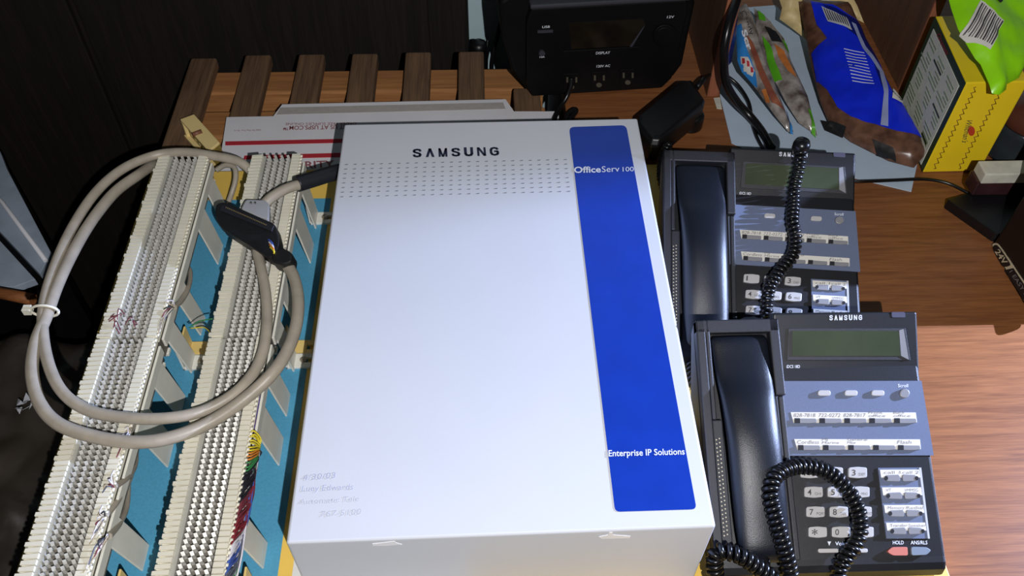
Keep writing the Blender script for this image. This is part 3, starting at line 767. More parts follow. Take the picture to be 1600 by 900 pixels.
# feature key panel
fp = kslab('feature_panel', [(1372, 731), (1438, 730.5), (1452.5, 841.5), (1385, 841.5)], .0010, .0016, M['metalpanel'], ph)
kslab('trim', [(1436, 730.8), (1439.5, 730.5), (1453, 841.5), (1450, 841.5)], .0016, .0014, M['silver'], fp)
nam = (('call 1', 'call 2'), ('VT', 'VMMSG'), ('Memory', 'Redial'), ('Transfer', 'Speaker'))
for r in range(4):
    o_ = r * 3.2; v = 734 + r * 27.6
    ls = kslab('label_strip', [(1375 + o_, v), (1436 + o_, v - .3), (1438 + o_, v + 12), (1377 + o_, v + 12.5)], .0016, .0010, M['paperlabel'], fp)
    for s_ in (0, 1):
        cx = 1394 + o_ + s_ * 29; vy = v + 13
        pl = [(cx - 13, vy), (cx - 9, vy - 4.6), (cx + 12, vy - 5.5), (cx + 13, vy + 5.5), (cx - 8, vy + 5)] if s_ == 0 else [(cx - 13, vy - 5.5), (cx + 8, vy - 5), (cx + 13, vy), (cx + 9, vy + 4.6), (cx - 12, vy + 5.5)]
        fk = kslab('feature_key', roundpoly(pl, 2.5, 2), .0034, .0026, M['keygrey'], fp, bevel=.0005)
        ex_ = cx - 9 if s_ == 0 else cx + 9.5
        kslab('key_lamp', ell(ex_, vy + .2, 2.8, 3.4, 10), .0037, .0008, M['led'], fk)
        s = nam[r][s_]; wd = min(27, len(s) * 4.3)
        text(s, 'handwriting' if r < 2 else 'lettering', ls, M['inkgrey'], lambda a, b: K(a, b, .0019), (cx - 13, v + 6.5), (cx - 13 + wd, v + 6.3), 4.6, -.004)
hk = kslab('hold_key', roundpoly([(1387, 861), (1394, 855), (1418, 854.5), (1419, 868), (1396, 868), (1389, 864)], 3, 3), .0034, .0034, M['keyred'], ph, bevel=.0008); hk['label'] = 'salmon red hold key'
hk = kslab('answer_key', roundpoly([(1424, 854.5), (1448, 855), (1455.5, 860), (1448, 867), (1425, 868)], 3, 3), .0034, .0034, M['keyblue'], ph, bevel=.0008); hk['label'] = 'slate blue answer key'
FK = lambda u, v: K(u, v, .0004)
text('HOLD', 'lettering', ph, M['whiteink'], FK, (1395, 850.5), (1412, 850.5), 5.6, .008)
text('ANS/RLS', 'lettering', ph, M['whiteink'], FK, (1423, 850.5), (1449, 850.5), 5.6, .008)
text('Volume', 'lettering', ph, M['whiteink'], FK, (1305, 852), (1333, 852), 5.6, .008)
kslab('down_mark', [(1293, 846), (1298.5, 846), (1295.7, 853)], .0005, .0004, M['whiteink'], ph)
kslab('up_mark', [(1340, 853), (1345.5, 853), (1342.7, 846)], .0005, .0004, M['whiteink'], ph)
for u in (1295, 1340):
    kslab('volume_key', roundpoly([(u - 17, 857), (u + 16, 857), (u + 16.5, 863.5), (u - 16, 864)], 3, 3), .003, .003, M['key'], ph, bevel=.0006)

# handset (lifts off: a thing of its own)
hs = thing('phone_handset', 'glossy black handset lying in the cradle of the nearest desk phone', 'handset', tuple(kx(.2285, .09, .0)), 'phone handsets')
rings = []
stn = [(-.001, .003, .030, .006), (.002, .010, .038, .006), (.010, .0155, .0425, .003), (.03, .0185, .0455, .003), (.06, .0225, .0465, .006), (.10, .0245, .0465, .010), (.135, .0195, .048, .008), (.155, .013, .0505, .003), (.175, .0095, .0515, .002), (.190, .008, .0515, .002), (.194, .006, .049, .002), (.196, .003, .046, .002)]
for s, h, wd, bot in stn:
    xc = .2295 - .004 * (s / .196); r_ = []
    nseg = 20
    for k in range(nseg):
        a = 2 * math.pi * k / nseg; ca, sa = math.cos(a), math.sin(a)
        ex_ = math.copysign(abs(ca) ** .9, ca); ey = math.copysign(abs(sa) ** .95, sa)
        top = max(h, bot + .001)
        r_.append(kx(xc + ex_ * wd / 2, s, bot * .5 + (top - bot * .5) * (.5 + .5 * ey) if True else 0))
    rings.append(r_)
sm_rings = []
for i in range(len(rings) - 1):
    for j in range(4):
        t = j / 4
        a = rings[max(i - 1, 0)]; b = rings[i]; c = rings[i + 1]; d = rings[min(i + 2, len(rings) - 1)]
        sm_rings.append([.5 * (2 * b[k] + (c[k] - a[k]) * t + (2 * a[k] - 5 * b[k] + 4 * c[k] - d[k]) * t * t + (3 * b[k] - a[k] - 3 * c[k] + d[k]) * t ** 3) for k in range(len(b))])
sm_rings.append(rings[-1])
hm = MB().loft(sm_rings).build('shell', M['handset'], hs)
MB().tube([kx(.2295, -.008, .0065), kx(.2295, .004, .0075)], .0045, 10).build('cord_plug', M['cord'], hs)

# ---- the copy behind
BX, BY, BTH, BDZ = -.0042, .2188, -.0766, .0045
ph2 = copy_tree(ph); ph2.name = 'desk_phone.001'
hs2 = copy_tree(hs); hs2.name = 'phone_handset.001'
Tm = Matrix.Translation(V((.2875 + BX, .39 + BY, BDZ))) @ Matrix.Rotation(BTH, 4, 'Z') @ Matrix.Translation(V((-.2875, -.39, 0)))
for o in (ph2, hs2): o.matrix_basis = Tm @ Matrix.Translation(o.location)
ph2['label'] = 'black office desk phone farther back, with a coiled cord running down across its display'
hs2['label'] = 'black handset in the cradle of the farther desk phone'

# coiled cords
def K2(u, v, o): 
    n = (Tm.to_3x3() @ KN).normalized(); return at_pl(u, v, Tm @ KP0, n, o)
def L2(u, v, o):
    n = (Tm.to_3x3() @ LN).normalized(); return at_pl(u, v, Tm @ LP0, n, o)
hc1 = thing('handset_cord', 'black coiled handset cord looped over the keypad of the nearest phone', 'cord', tuple(K(1230, 880, .008)), 'black coiled phone cords')
m_ = MB(); coil(m_, [K(1236, 925, .012), K(1236, 900, .014), K(1227, 862, .020), K(1212, 810, .025), K(1204, 770, .027), K(1214, 742, .024), K(1248, 729, .016), K(1292, 737, .012), K(1326, 768, .012), K(1343, 805, .012), K(1342, 840, .012), K(1326, 866, .012), K(1312, 890, .010), K(1308, 920, .009)])
m_.build('coil', M['cord'], hc1)
m_ = MB(); coil(m_, [V((.176, .262, .024)), V((.186, .278, .034)), K(1118, 866, .022), K(1150, 866, .026), K(1180, 884, .022), K(1206, 905, .016), K(1215, 930, .012)], .0055, .0024, .0056)
m_.build('coil', M['cord'], hc1)
m_ = MB(); coil(m_, [V((.164, .255, .022)), V((.178, .2665, .025)), V((.192, .268, .028)), V((.206, .270, .026)), V((.222, .262, .024))], .0055, .0024, .0056)
m_.build('coil', M['cord'], hc1)
hc2 = thing('handset_cord', 'black coiled cord hanging down over the display of the farther phone', 'cord', tuple(L2(1245, 260, .006)), 'black coiled phone cords')
m_ = MB(); coil(m_, [L2(1251, 233, .012), L2(1248, 262, .010), L2(1241, 292, .010), L2(1240, 318, .010), K2(1238, 345, .012), K2(1243, 372, .012), K2(1238, 400, .012), K2(1218, 424, .013), K2(1202, 450, .013), K2(1198, 482, .013), K2(1197, 500, .013)], .0052, .0021, .0052)
m_.build('coil', M['cord'], hc2)
pc_ = L2(1252, 228, .012); q = MB().lathe(pc_, [(.001, -.012), (.007, -.010), (.009, -.004), (.009, .002), (.0075, .0065), (.001, .0085)], 18).build('strain_relief', M['cord'], hc2)
hc3 = MB(); coil(hc3, [V(at(1046, 224, .05)), V(at(1038, 240, .045)), V(at(1034, 262, .045)), V(at(1035, 285, .044)), V(at(1041, 306, .035)), V(at(1050, 325, .028))], .0045, .0021, .0052)
tag(hc3.build('handset_cord', M['cord']), 'black coiled cord bulging out at the left edge of the farther phone', 'cord', 'black coiled phone cords')
hc4 = MB(); coil(hc4, [V(at(1062, 470, .035)), V(at(1070, 505, .03)), V(at(1078, 548, .026)), V(at(1081, 585, .024)), V(at(1088, 610, .023))], .0045, .0021, .0052)
tag(hc4.build('handset_cord', M['cord']), 'black coiled cord squeezed between the white cabinet and the nearest phone', 'cord', 'black coiled phone cords')
lc = MB().tube(smooth_path([at(1330, 284, .03), at(1350, 283.5, .012), at(1400, 281.5, .006), at(1445, 280, .004), at(1480, 286, .004), at(1510, 300, .004), at(1530, 312, .003)]), .0022, 8)
tag(lc.build('line_cord', M['cord']), 'thin black line cord running right from the farther phone over the desk', 'cord')

# ------------------------------------------------------------------ power station
ups = thing('power_station', 'black portable power station with three outlets standing on the bench and desk', 'power station', (.15, 1.06, 0))
RZ = Matrix.Rotation(math.radians(4.6), 3, 'Z'); PV = V((.062, .980, 0))
U = lambda x, y, z: PV + RZ @ V((x, y, z))          # local: x along the front, y back
bp = [(.0, .0), (.190, .0), (.205, .012), (.214, .03), (.216, .125), (.205, .148), (.190, .158), (-.02, .158), (-.040, .145), (-.036, .09), (-.022, .035)]
MB().loft([[U(x, .012, z) for x, z in bp], [U(x, .15, z) for x, z in bp]], False).build('body', M['upsbody'], ups, .006, 3)
fpz = [(.004, .002), (.186, .002), (.198, .018), (.204, .12), (.200, .140), (.0, .140), (-.006, .12), (-.004, .02)]
fr = MB().loft([[U(x, .0, z) for x, z in fpz], [U(x, .014, z) for x, z in fpz]], False).build('front_panel', M['upsbody'], ups, .003, 3)
MB().loft([[U(x, y, z) for x, z in ((-.002, .139), (.203, .139), (.203, .1445), (-.002, .1445))] for y in (-.002, .02)], False).build('top_edge', M['upsedge'], ups, .002, 3)
nU = RZ @ V((0, -1, 0))
UF = lambda u, v, o=.0004: at_pl(u, v, U(0, 0, 0), nU, o)
def us(name, poly, top, th, m, parent=fr, bevel=0): return MB().slab([UF(u, v, top) for u, v in poly], nU, th).build(name, m, parent, bevel)
us('display_window', [(888, 36), (1005, 30), (1009, 38), (987, 72), (893, 77)], .001, .0016, M['upsgloss'], bevel=.0005)
us('window_rim', [(1004, 44), (1008, 40), (988, 73), (984, 73)], .002, .001, M['upsedge'])
us('display_ledge', [(880, 80), (1000, 73), (1000, 76), (880, 83)], .003, .003, M['upsbody'], bevel=.0005)
us('round_socket', ell(1040, 57, 19, 18, 24), .004, .004, M['upsbody'], bevel=.001)
us('round_socket_cap', ell(1040, 57, 15, 14, 24), .0055, .002, M['upsbody'], bevel=.001)
us('usb_port', [(840, 48), (864, 47), (864, 51), (840, 52)], .0012, .0014, M['upsedge'])
us('breaker_button', ell(847, 84, 5, 4, 14), .003, .003, M['upsedge'])
for u, v in ((893, 127), (936, 124), (981, 120)):
    o_ = us('outlet', roundpoly([(u - 13, v - 11), (u + 13, v - 12), (u + 13, v + 14), (u - 12, v + 15)], 3, 2), .0015, .002, M['upsbody'], bevel=.0004)
    for du in (-8, 6): us('slot', [(u + du, v - 6), (u + du + 3, v - 6), (u + du + 3, v + 2), (u + du, v + 2)], .0022, .001, M['smoke'], o_)
    us('ground_hole', ell(u, v + 9, 4.5, 3.5, 10), .0022, .001, M['smoke'], o_)
for s, a, b, h in (('USB', (847, 44), (859, 43.4), 3.4), ('12V', (1042, 28.5), (1053, 28), 3.6), ('DISPLAY', (931, 85), (953, 84), 3.8), ('120V AC', (932, 105.5), (953, 104.5), 3.6), ('10A', (843, 90.5), (851, 90.2), 2.6)):
    text(s, 'lettering', fr, M['whiteink'], lambda u, v: UF(u, v, .0007 if s[0] != 'D' else .0008), a, b, h, .005, .15)
cb_ = MB().tube(smooth_path([UF(893, 122, .008), UF(892, 134, .012), at(885, 152, .012), at(875, 168, .004), at(866, 186, .0065), at(860, 205, .0065)]), .0034, 8)
tag(cb_.build('power_cable', M['cord']), 'black cord hanging from the power station outlet to behind the white cabinet', 'cord')
cb_ = MB().tube(smooth_path([at(884, 192, .004), at(888, 178, .006), at(897, 171, .007), at(900, 174, .005), at(893, 184, .004), at(884, 200, .004)]), .0035, 8)
tag(cb_.build('cord_loop', M['cord']), 'small loop of black cord sticking up behind the white cabinet', 'cord')

# wall adapter
ad = thing('power_adapter', 'black ribbed plug-in power adapter lying on the desk behind the white cabinet', 'adapter', tuple(at(1045, 175, 0)))
az = .046
atp = [at(u, v, az) for u, v in ((995, 180), (1066, 122), (1082, 121), (1103, 152), (1100, 160), (1030, 219), (1018, 218), (996, 190))]
ac = sum(atp, V()) / len(atp)
atp2 = [ac + (p - ac) * .86 for p in atp]
MB().loft([[p - V((0, 0, .034)) for p in atp], [p - V((0, 0, .008)) for p in atp], [p - V((0, 0, .002)) for p in [ac + (q - ac) * .95 for q in atp]], [p for p in atp2]], False).build('case', M['black'], ad, .003, 3)
rb = MB()
for i in range(13):
    t = i / 12; c = at(1022 + 68 * t, 213 - 58 * t, az - .006)
    rb.box(c - V((.0012, .003, .012)), c + V((.0012, .003, .004)))
rb.build('grip_ribs', M['black'], ad, .0004)
pcn = at(1080, 188, .012)
MB().lathe((pcn.x, pcn.y, 0), [(.013, .0), (.016, .003), (.016, .022), (.012, .026)], 20).build('plug', M['black'], ad, .001)
MB().tube([at(1088, 137, .035), at(1100, 124, .036), at(1106, 120, .036)], lambda t: .0042 - .0015 * t, 10).build('strain_relief', M['cord'], ad)
MB().tube(smooth_path([at(1100, 124, .036), at(1115, 115, .034), at(1130, 116, .03), at(1152, 132, .02), at(1170, 160, .010), at(1175, 190, .006), at(1183, 215, .005), at(1192, 232, .005)]), .0024, 8).build('lead', M['cord'], ad)
tk = MB().tube(smooth_path([at(1160, -25, .16), at(1148, 10, .15), at(1136, 50, .13), at(1131, 90, .10), at(1135, 130, .06), at(1152, 160, .03), at(1172, 182, .014), at(1190, 205, .008), at(1206, 232, .007)]), .0056, 10)
tag(tk.build('thick_cable', M['cord']), 'thick black cable hanging down in front of the hutch upright', 'cable')

# ------------------------------------------------------------------ snacks and papers on the desk
pp = MB().slab([at(u, v, .0016) for u, v in [(1128, 110), (1125, 150), (1143, 223), (1200, 250), (1320, 274), (1424, 299), (1434, 252), (1390, 200), (1330, 110), (1262, 60), (1212, 8), (1160, 12)]], V((0, 0, 1)), .0012)
tag(pp.build('paper_sheet', M['paperblue']), 'pale blue-white paper sheet under the candy bags on the desk', 'paper')
tb = MB().slab([at(u, v, .0012) for u, v in ((1115, 153), (1125, 152), (1128, 170), (1120, 169))], V((0, 0, 1)), .001)
tag(tb.build('paper_tab', M['frost']), 'small white paper tab at the foot of the left hutch upright', 'paper')

def inside(p, poly):
    c = False; n = len(poly)
    for i in range(n):
        a, b = poly[i], poly[i - 1]
        if (a[1] > p[1]) != (b[1] > p[1]) and p[0] < (b[0] - a[0]) * (p[1] - a[1]) / (b[1] - a[1]) + a[0]: c = not c
    return c
def segd(p, a, b):
    ab = b - a; t = max(0, min(1, (p - a).dot(ab) / max(ab.length_squared, 1e-9))); return (p - a - ab * t).length
class Bag:
    """puffy film bag: an outline on a tilted plane, inflated front and back, with crinkles"""
    def __init__(s, outline, pl, T, rad, seed, crinkle=.0012, cs=45):
        s.p0, s.n = pl; s.T = T; s.rad = rad; s.seed = seed; s.cr = crinkle; s.cs = cs
        s.ex = (at_pl(800, 450, s.p0, s.n) - at_pl(790, 450, s.p0, s.n)).normalized(); s.ex = (s.ex - s.n * s.ex.dot(s.n)).normalized(); s.ey = s.n.cross(s.ex)
        s.out = [s.to2(at_pl(u, v, s.p0, s.n)) for u, v in outline]
    def to2(s, p): d = p - s.p0; return V((d.dot(s.ex), d.dot(s.ey)))
    def h(s, q):
        d = min(segd(q, s.out[i - 1], s.out[i]) for i in range(len(s.out)))
        if not inside(q, s.out): d = 0
        k = math.sqrt(max(0, 1 - (1 - min(1, d / s.rad)) ** 2))
        c = s.cr * (noise.noise(V((q.x * s.cs, q.y * s.cs, s.seed))) + .6 * abs(noise.noise(V((q.x * s.cs * 2.3, q.y * s.cs * 1.3, s.seed + 5)))))
        return k * (s.T + c * 2)
    def P(s, q, off): return s.p0 + s.ex * q.x + s.ey * q.y + s.n * off
    def tri(s, poly, step):
        xs = [p.x for p in poly]; ys = [p.y for p in poly]
        vs = []
        for i in range(len(poly)):
            a, b = poly[i], poly[(i + 1) % len(poly)]; m = max(1, int((b - a).length / step))
            for j in range(m): vs.append(a + (b - a) * (j / m))
        nb = len(vs); x = min(xs)
        r = random.Random(3)
        while x < max(xs):
            y = min(ys)
            while y < max(ys):
                q = V((x + r.uniform(-.2, .2) * step, y + r.uniform(-.2, .2) * step))
                if inside(q, poly) and min(segd(q, poly[i - 1], poly[i]) for i in range(len(poly))) > step * .45: vs.append(q)
                y += step
            x += step
        ov, oe, of, *_ = delaunay_2d_cdt(vs, [(i, (i + 1) % nb) for i in range(nb)], [list(range(nb))], 1, 1e-7)
        return ov, [f for f in of if inside(sum((ov[i] for i in f), V((0, 0))) / len(f), poly)]
    def body(s, name, m, parent, step=.006):
        vs, fs = s.tri(s.out, step); mb = MB()
        mb.add([s.P(q, s.h(q)) for q in vs], fs, True)
        mb.add([s.P(q, -s.h(q) * .35 - .0004) for q in vs], [f[::-1] for f in fs], True)
        # rim
        n = 0
        k = len(vs); cnt = {}
        for f in fs:
            for i in range(len(f)): e = (f[i], f[(i + 1) % len(f)]); cnt[tuple(sorted(e))] = cnt.get(tuple(sorted(e)), 0) + 1
        mb.add([s.P(q, s.h(q)) for q in vs] + [s.P(q, -s.h(q) * .35 - .0004) for q in vs], [(a, b, b + k, a + k) for (a, b), c in cnt.items() if c == 1])
        return mb.build(name, m, parent)
    def patch(s, name, m, parent, px, off=.0006, step=.005):
        poly = [s.to2(at_pl(u, v, s.p0 + s.n * (s.T * .8), s.n)) for u, v in px]
        vs, fs = s.tri(poly, step); mb = MB()
        mb.add([s.P(q, s.h(q) + off) for q in vs], fs, True)
        return mb.build(name, m, parent)
    def F(s, off=.001):
        def f(u, v):
            q = s.to2(at_pl(u, v, s.p0 + s.n * (s.T * .8), s.n)); return s.P(q, s.h(q) + off)
        return f

# big chocolate bag: brown front below, royal blue back panel above
plA = plane3((1335, 205, .012), (1440, 262, .012), (1285, 20, .06))
cb1 = thing('candy_bag', 'large brown candy bag with a royal blue panel slumped against the right hutch upright', 'candy bag', tuple(at(1390, 240, .0)), 'bags of candy on the desk')
A = Bag([(1248, 2), (1330, 8), (1352, 60), (1395, 140), (1415, 170), (1440, 215), (1447, 240), (1428, 262), (1390, 252), (1330, 222), (1296, 195), (1282, 160), (1268, 105), (1258, 50)], plA, .016, .022, 1, .0022, 30)
A.body('film', M['chocolate'], cb1)
A.patch('blue_panel', M['blue'], cb1, [(1266, 3), (1300, 12), (1345, 33), (1374, 90), (1392, 142), (1412, 163), (1441, 213), (1400, 207), (1362, 196), (1330, 186), (1308, 170), (1292, 142), (1276, 122), (1268, 80), (1292, 62), (1276, 40)], .0012, .004)
A.patch('navy_band', M['film2'], cb1, [(1285, 10), (1345, 34), (1362, 66), (1372, 90), (1386, 140), (1378, 140), (1362, 90), (1340, 60), (1310, 40)], .0018, .004)
A.patch('seam', M['seam'], cb1, [(1330, 38), (1337, 40), (1352, 72), (1381, 110), (1387, 140), (1387, 201), (1375, 199), (1380, 150), (1374, 112), (1348, 78)], .0022, .004)
A.patch('barcode_label', M['silver'], cb1, [(1283, 14), (1322, 32), (1331, 51), (1293, 38)], .0024, .004)
for i in range(9):
    t = i / 9
    A.patch('barcode_bar', M['ink'], cb1, [(1286 + 36 * t, 17 + 16 * t), (1288 + 36 * t, 18 + 16 * t), (1296 + 34 * t, 37 + 11 * t), (1294 + 34 * t, 36 + 11 * t)], .0032, .004)
for i in range(11):
    v = 80 + i * 5
    A.patch('print_line', M['whiteink'], cb1, [(1318 + i * 1.3, v), (1350 + i * 1.5, v + 5), (1350 + i * 1.5, v + 6.2), (1318 + i * 1.3, v + 1.2)], .0022, .01)
fl = A.patch('facts_label', M['paperlabel'], cb1, [(1395, 141), (1412, 153), (1410, 162), (1393, 158)], .0032, .004)
text('Facts', 'lettering', fl, M['ink'], A.F(.0042), (1411, 153), (1394, 147), 6, .02)
for poly in ([(1284, 180), (1294, 182), (1322, 198), (1318, 208), (1290, 196)], [(1362, 218), (1395, 232), (1402, 246), (1372, 236)]):
    A.patch('dark_label', M['connblack'], cb1, poly, .0018, .004)

# slim bag with silver, red-brown and green stripes
plB = plane3((1240, 208, .004), (1276, 212, .004), (1178, 5, .06))
cb2 = thing('candy_bag', 'slim clear candy bag with a bright green stripe, on the pale blue paper', 'candy bag', tuple(at(1270, 200, .0)), 'bags of candy on the desk')
B = Bag([(1178, 12), (1200, 30), (1225, 60), (1236, 95), (1262, 150), (1277, 212), (1268, 206), (1248, 192), (1228, 160), (1210, 125), (1192, 80), (1182, 45)], plB, .009, .014, 2, .0018, 50)
B.body('film', M['clearfilm'], cb2)
B.patch('green_stripe', M['green'], cb2, [(1184, 16), (1194, 24), (1196, 36), (1186, 30)], .001, .004)
B.patch('green_stripe', M['green'], cb2, [(1191, 55), (1202, 70), (1212, 100), (1222, 126), (1212, 124), (1202, 98)], .001, .004)
B.patch('green_stripe', M['green'], cb2, [(1263, 170), (1268, 172), (1277, 211), (1270, 204)], .001, .004)
B.patch('green_stripe', M['green'], cb2, [(1222, 62), (1230, 68), (1235, 82), (1228, 78)], .001, .004)
B.patch('orange_print', M['orange'], cb2, [(1208, 70), (1224, 82), (1240, 112), (1244, 122), (1230, 112), (1216, 92)], .001, .004)
B.patch('black_label', M['connblack'], cb2, [(1194, 42), (1212, 50), (1222, 68), (1206, 66)], .001, .004)

plC = plane3((1232, 206, .012), (1241, 208, .012), (1160, 5, .08))
cb3 = thing('candy_bag', 'slim candy bag with a sky blue edge and reddish print, beside the black cable', 'candy bag', tuple(at(1232, 200, .0)), 'bags of candy on the desk')
Cb = Bag([(1153, 12), (1166, 6), (1176, 25), (1190, 70), (1205, 115), (1222, 160), (1240, 206), (1232, 206), (1212, 182), (1182, 140), (1160, 110), (1152, 90), (1150, 40)], plC, .010, .013, 3, .0015, 50)
Cb.body('film', M['clearfilm'], cb3)
Cb.patch('blue_edge', M['skyblue'], cb3, [(1151, 36), (1158, 38), (1164, 70), (1180, 115), (1184, 135), (1160, 108), (1153, 90)], .001, .004)
Cb.patch('white_label', M['paperlabel'], cb3, [(1157, 88), (1168, 92), (1178, 112), (1176, 120), (1160, 106)], .0016, .004)
for a_, b_ in (((1159, 91), 93), ((1166, 97), 99), ((1172, 106), 108)):
    Cb.patch('red_print', M['red'], cb3, [a_, (a_[0] + 4, a_[1] + 2), (a_[0] + 5, a_[1] + 9), (a_[0] + 1, a_[1] + 8)], .0022, .004)
Cb.patch('reddish_print', M['rust'], cb3, [(1166, 55), (1176, 68), (1192, 110), (1212, 150), (1226, 172), (1206, 160), (1186, 120), (1172, 80)], .001, .004)
Cb.patch('yellow_print', M['orange'], cb3, [(1190, 140), (1196, 140), (1204, 160), (1198, 156)], .0014, .004)
Cb.patch('blue_rim', M['skyblue'], cb3, [(1228, 168), (1232, 172), (1241, 206), (1236, 204)], .001, .004)
text('Scr', 'lettering', cb3, M['whiteink'], Cb.F(.0018), (1158, 50), (1168, 82), 7, .03)
text('Candy', 'lettering', cb3, M['ink'], Cb.F(.0012), (1157, 20), (1172, 58), 7, .0)

plD = plane3((1135, 100, .02), (1150, 98, .02), (1148, 0, .14))
nb = thing('candy_bag', 'dark blue wrapper tucked behind the thick black cable', 'candy bag', tuple(at(1140, 100, .0)), 'bags of candy on the desk')
D = Bag([(1136, 8), (1154, 2), (1150, 60), (1143, 96), (1136, 102), (1127, 98), (1127, 40)], plD, .005, .008, 4)
D.body('film', M['navyfilm'], nb, .005)
plE = plane3((1216, 60, .014), (1262, 62, .014), (1235, -10, .06))
cw_ = thing('candy_bag', 'crumpled cream wrapper behind the blue and brown candy bag', 'candy bag', tuple(at(1240, 60, .0)), 'bags of candy on the desk')
Eb = Bag([(1213, -14), (1262, -14), (1256, 20), (1260, 62), (1240, 46), (1218, 30), (1222, 12)], plE, .010, .012, 6, .003, 70)
Eb.body('film', M['creamfilm'], cw_, .005)
plG = plane3((1300, 8, .05), (1342, 32, .045), (1310, -15, .07))
cw2 = thing('candy_bag', 'cream bag with a barcode behind the top of the blue bag', 'candy bag', tuple(at(1320, 10, .0)), 'bags of candy on the desk')
G = Bag([(1268, -16), (1326, -16), (1340, 10), (1350, 36), (1318, 20), (1285, 6)], plG, .008, .010, 8, .002, 60)
G.body('film', M['creamfilm'], cw2, .005)
G.patch('barcode_label', M['paperlabel'], cw2, [(1280, -10), (1300, -10), (1296, 6), (1286, 4)], .001, .004)

# yellow candy carton (stands on its long edge)
yb = thing('candy_carton', 'yellow candy carton with a stitched border and pale nutrition side, standing on the desk', 'box', tuple(at(1478, 262, 0)))
e0 = at(1441, 270, .0005); e1b = at(1521, 268, .0005)
tz = at_y(1520, 127, e0.y + .003).z
fx = (e1b - e0).normalized(); wY = .074
back = V((-fx.y, fx.x, 0)); back = Matrix.Rotation(math.radians(12), 3, 'Z') @ back
bl = at(1470, 20, tz) - at(1520, 127, tz); bl.z = 0; bl.normalize(); back = bl
dB = .136
q0, q1 = e0, e0 + fx * wY
foot = [q0, q1, q1 + back * dB, q0 + back * dB]
MB().slab([p + V((0, 0, tz)) for p in foot], V((0, 0, 1)), tz - .0005).build('carton', M['candyyellow'], yb, .0015)
nF = V((fx.y, -fx.x, 0)); nS = V((-back.y, back.x, 0)); nS = nS if nS.x < 0 else -nS
YF = lambda u, v, o=.0005: at_pl(u, v, q0, nF, o)
YS = lambda u, v, o=.0005: at_pl(u, v, q0, nS, o)
def ysl(name, F, N, poly, top, m, parent=yb): return MB().slab([F(u, v, top) for u, v in poly], N, .0006).build(name, m, parent)
sd = MB().slab([q0 + nS * .0006 + V((0, 0, .001)), q0 + back * dB + nS * .0006 + V((0, 0, .001)), q0 + back * dB + nS * .0006 + V((0, 0, tz - .001)), q0 + nS * .0006 + V((0, 0, tz - .001))], nS, .0006).build('side_face', M['darkgreen'], yb)
def SP(s, z, o): return q0 + back * s + V((0, 0, z)) + nS * o
MB().slab([SP(.010, .005, .0012), SP(dB - .01, .005, .0012), SP(dB - .01, tz - .012, .0012), SP(.010, tz - .012, .0012)], nS, .0006).build('nutrition_panel', M['carton'], sd)
for s0 in (.016, .056, .096):
    for kz in range(20):
        z = .012 + kz * (tz - .03) / 20
        if (kz * 7 + int(s0 * 1000)) % 5 == 0: continue
        le = .034 - ((kz * 13) % 7) * .003
        MB().slab([SP(s0, z, .0016), SP(s0 + le, z, .0016), SP(s0 + le, z + .0019, .0016), SP(s0, z + .0019, .0016)], nS, .0004).build('print_line', M['cartongreen'], sd)
for s0, z0, s1, z1 in ((.018, tz * .52, .046, tz * .535), (.058, tz * .76, .09, tz * .775), (.018, .030, .04, .033)):
    MB().slab([SP(s0, z0, .0020), SP(s1, z0, .0020), SP(s1, z1, .0020), SP(s0, z1, .0020)], nS, .0004).build('rule_line', M['darkgreen'], sd)
text('Caramels', 'lettering', sd, M['red'], lambda u, v: YS(u, v, .0018), (1463, 54), (1478, 86), 6, .0)
# stitched zigzag lines on the narrow end and wordmark
def zig(a, b, n):
    m = MB(); pts = []
    A_ = V((a[0], a[1])); B_ = V((b[0], b[1])); d = (B_ - A_); pr_ = V((-d.y, d.x)).normalized()
    N_ = n * 6
    for i in range(N_ + 1):
        t = i / N_; q = A_ + d * t + pr_ * (3.2 * math.sin(2 * math.pi * i / 6)) + d.normalized() * (1.2 * math.sin(4 * math.pi * i / 6)); pts.append(YF(q.x, q.y, .0004))
    m.tube(pts, .0005, 5); m.build('stitch_line', M['candybrown'], yb)
zig((1525, 136), (1459, 264), 15); zig((1562, 146), (1498, 264), 14)
text('Whitman\u2019s', 'lettering', yb, M['ink'], lambda u, v: YF(u, v, .0008), (1511, 186), (1503, 222), 9, .0, .1)
ysl('emblem', YF, nF, ell(1518, 205, 5.5, 7.5, 12), .0007, M['strawberry'])

# lime green bag on top of the carton
plL = plane3((1555, 140, tz + .006), (1598, 110, tz + .006), (1500, -5, tz + .05))
gb = thing('snack_bag', 'bright lime green snack bag with a barcode resting on the yellow carton', 'snack bag', tuple(at(1550, 60, tz)))
Lb = Bag([(1478, -20), (1486, 12), (1497, 45), (1512, 72), (1524, 92), (1532, 100), (1546, 132), (1550, 146), (1562, 148), (1572, 140), (1572, 132), (1592, 122), (1605, 95), (1640, 60), (1640, -20)], plL, .014, .022, 9, .003, 28)
Lb.body('film', M['lime'], gb)
bcl = Lb.patch('barcode_label', M['paperlabel'], gb, [(1527, 5), (1562, 38), (1544, 80), (1508, 48)], .0012, .005)
for i, wd in enumerate((1.6, .8, 1.2, .7, 1.8, .8, 1.0, 1.6, .7, 1.2, .9, 1.5)):
    t = (i + .6) / 12.6
    a0 = (1527 + 35 * t - .5, 8 + 33 * t); b0 = (1511 + 34 * t, 47 + 30 * t)
    Lb.patch('barcode_bar', M['ink'], bcl, [a0, (a0[0] + wd, a0[1] + wd), (b0[0] + wd, b0[1] + wd - 1), (b0[0], b0[1] - 1)], .0022, .006)
Lb.patch('dark_print', M['connblack'], gb, [(1548, -10), (1566, -10), (1562, 6), (1558, 9), (1550, 3)], .0012, .006)

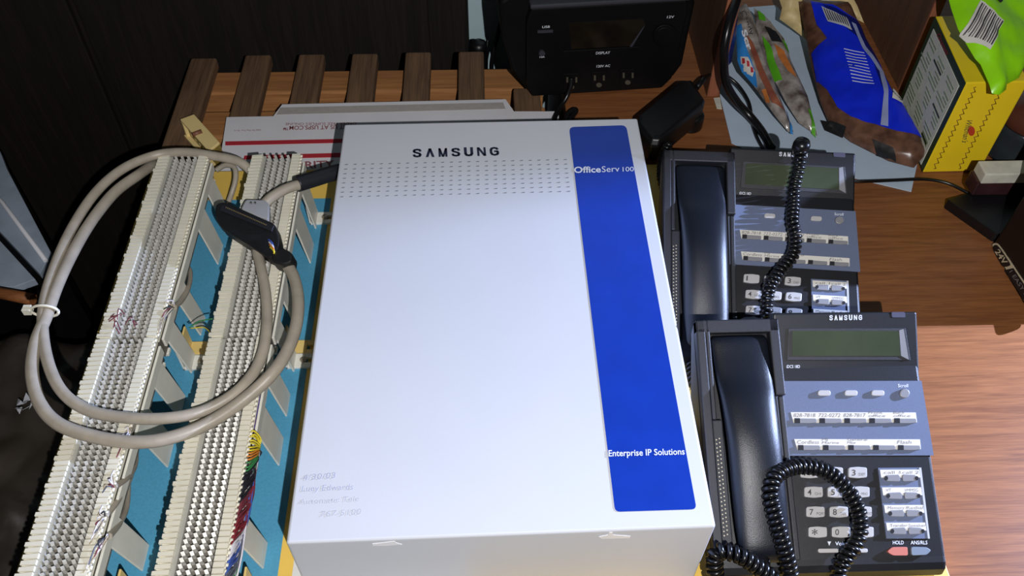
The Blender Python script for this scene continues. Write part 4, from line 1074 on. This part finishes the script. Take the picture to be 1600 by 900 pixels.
# jar, tub, tray and 24V case at the right edge
jc = at(1600, 262, 0)
jar = thing('jar', 'ribbed dark glass jar with a rounded brown lid behind the white tub', 'jar', (jc.x + .03, jc.y + .03, 0))
jx, jy = jc.x - .001, jc.y + .030
pr_ = [(.030, .0)] + [(.040 + (.0012 if i % 2 else 0), .004 + i * .004) for i in range(12)] + [(.036, .054)]
MB().lathe((jx, jy, 0), pr_, 32).build('glass_body', M['glassdark'], jar)
MB().lathe((jx, jy, 0), [(.0385, .052), (.040, .055), (.0395, .066), (.034, .074), (.018, .079), (.001, .080)], 32).build('lid', M['amber'], jar)
def hslab(name, poly, z, th, m, parent, bevel=.001): return MB().slab([at(u, v, z) for u, v in poly], V((0, 0, 1)), th).build(name, m, parent, bevel)
tray = MB().slab([at(u, v, .014) for u, v in roundpoly([(1479, 311), (1524, 299), (1680, 292), (1700, 366), (1558, 366)], 5, 3)], V((0, 0, 1)), .0138)
tag(tray.build('tray', M['black'], None, .002), 'flat black plastic tray with a pointed corner at the right edge of the desk', 'tray')
tub = thing('plastic_tub', 'maroon tub with a frosted white lid on the black tray', 'tub', tuple(at(1560, 300, .014)))
y_ = at(1517, 306, .0145).y; x_ = at(1517, 306, .0145).x
ztop = at_y(1521, 286, y_).z
MB().box((x_, y_, .0143), (x_ + .13, y_ + .024, ztop)).build('base', M['maroon'], tub, .002)
zl = at_y(1522, 272, y_ - .001).z
MB().box((x_ + .002, y_ - .002, ztop), (x_ + .132, y_ + .0225, zl)).build('lid', M['frost'], tub, .0015)

cs = thing('charger_case', 'black case marked 24V standing at the right edge of the desk', 'case', (.68, .63, 0))
MB().box((.5955, .573, .0003), (.80, .692, .20)).build('case', M['black'], cs, .006, 3)
XF = lambda u, v, o=.0008: at_x(u, v, .5955 - o)
nX = V((-1, 0, 0))
ring_o = roundpoly([(1549, 381), (1558, 379), (1566, 389), (1640, 500), (1620, 505)], 7, 4)
def xs_(name, poly, o, m, parent): return MB().slab([XF(u, v, o) for u, v in poly], nX, .0004).build(name, m, parent)
tg = xs_('name_plate', ring_o, .0006, M['tagcream'], cs)
xs_('plate_field', roundpoly([(1551.5, 384), (1557, 382), (1563, 389), (1580, 415), (1567, 418), (1552, 393)], 5, 3), .0010, M['connblack'], tg)
xs_('plate_field', [(1569, 422), (1583, 419), (1634, 496), (1622, 503)], .0010, M['connblack'], tg)
text('24V', 'lettering', tg, M['tagcream'], lambda u, v: XF(u, v, .0014), (1554, 393), (1568, 414), 8, .02)
text('1 EASY L', 'lettering', tg, M['keygrey'], lambda u, v: XF(u, v, .0014), (1577, 425), (1602, 463), 6, .0)
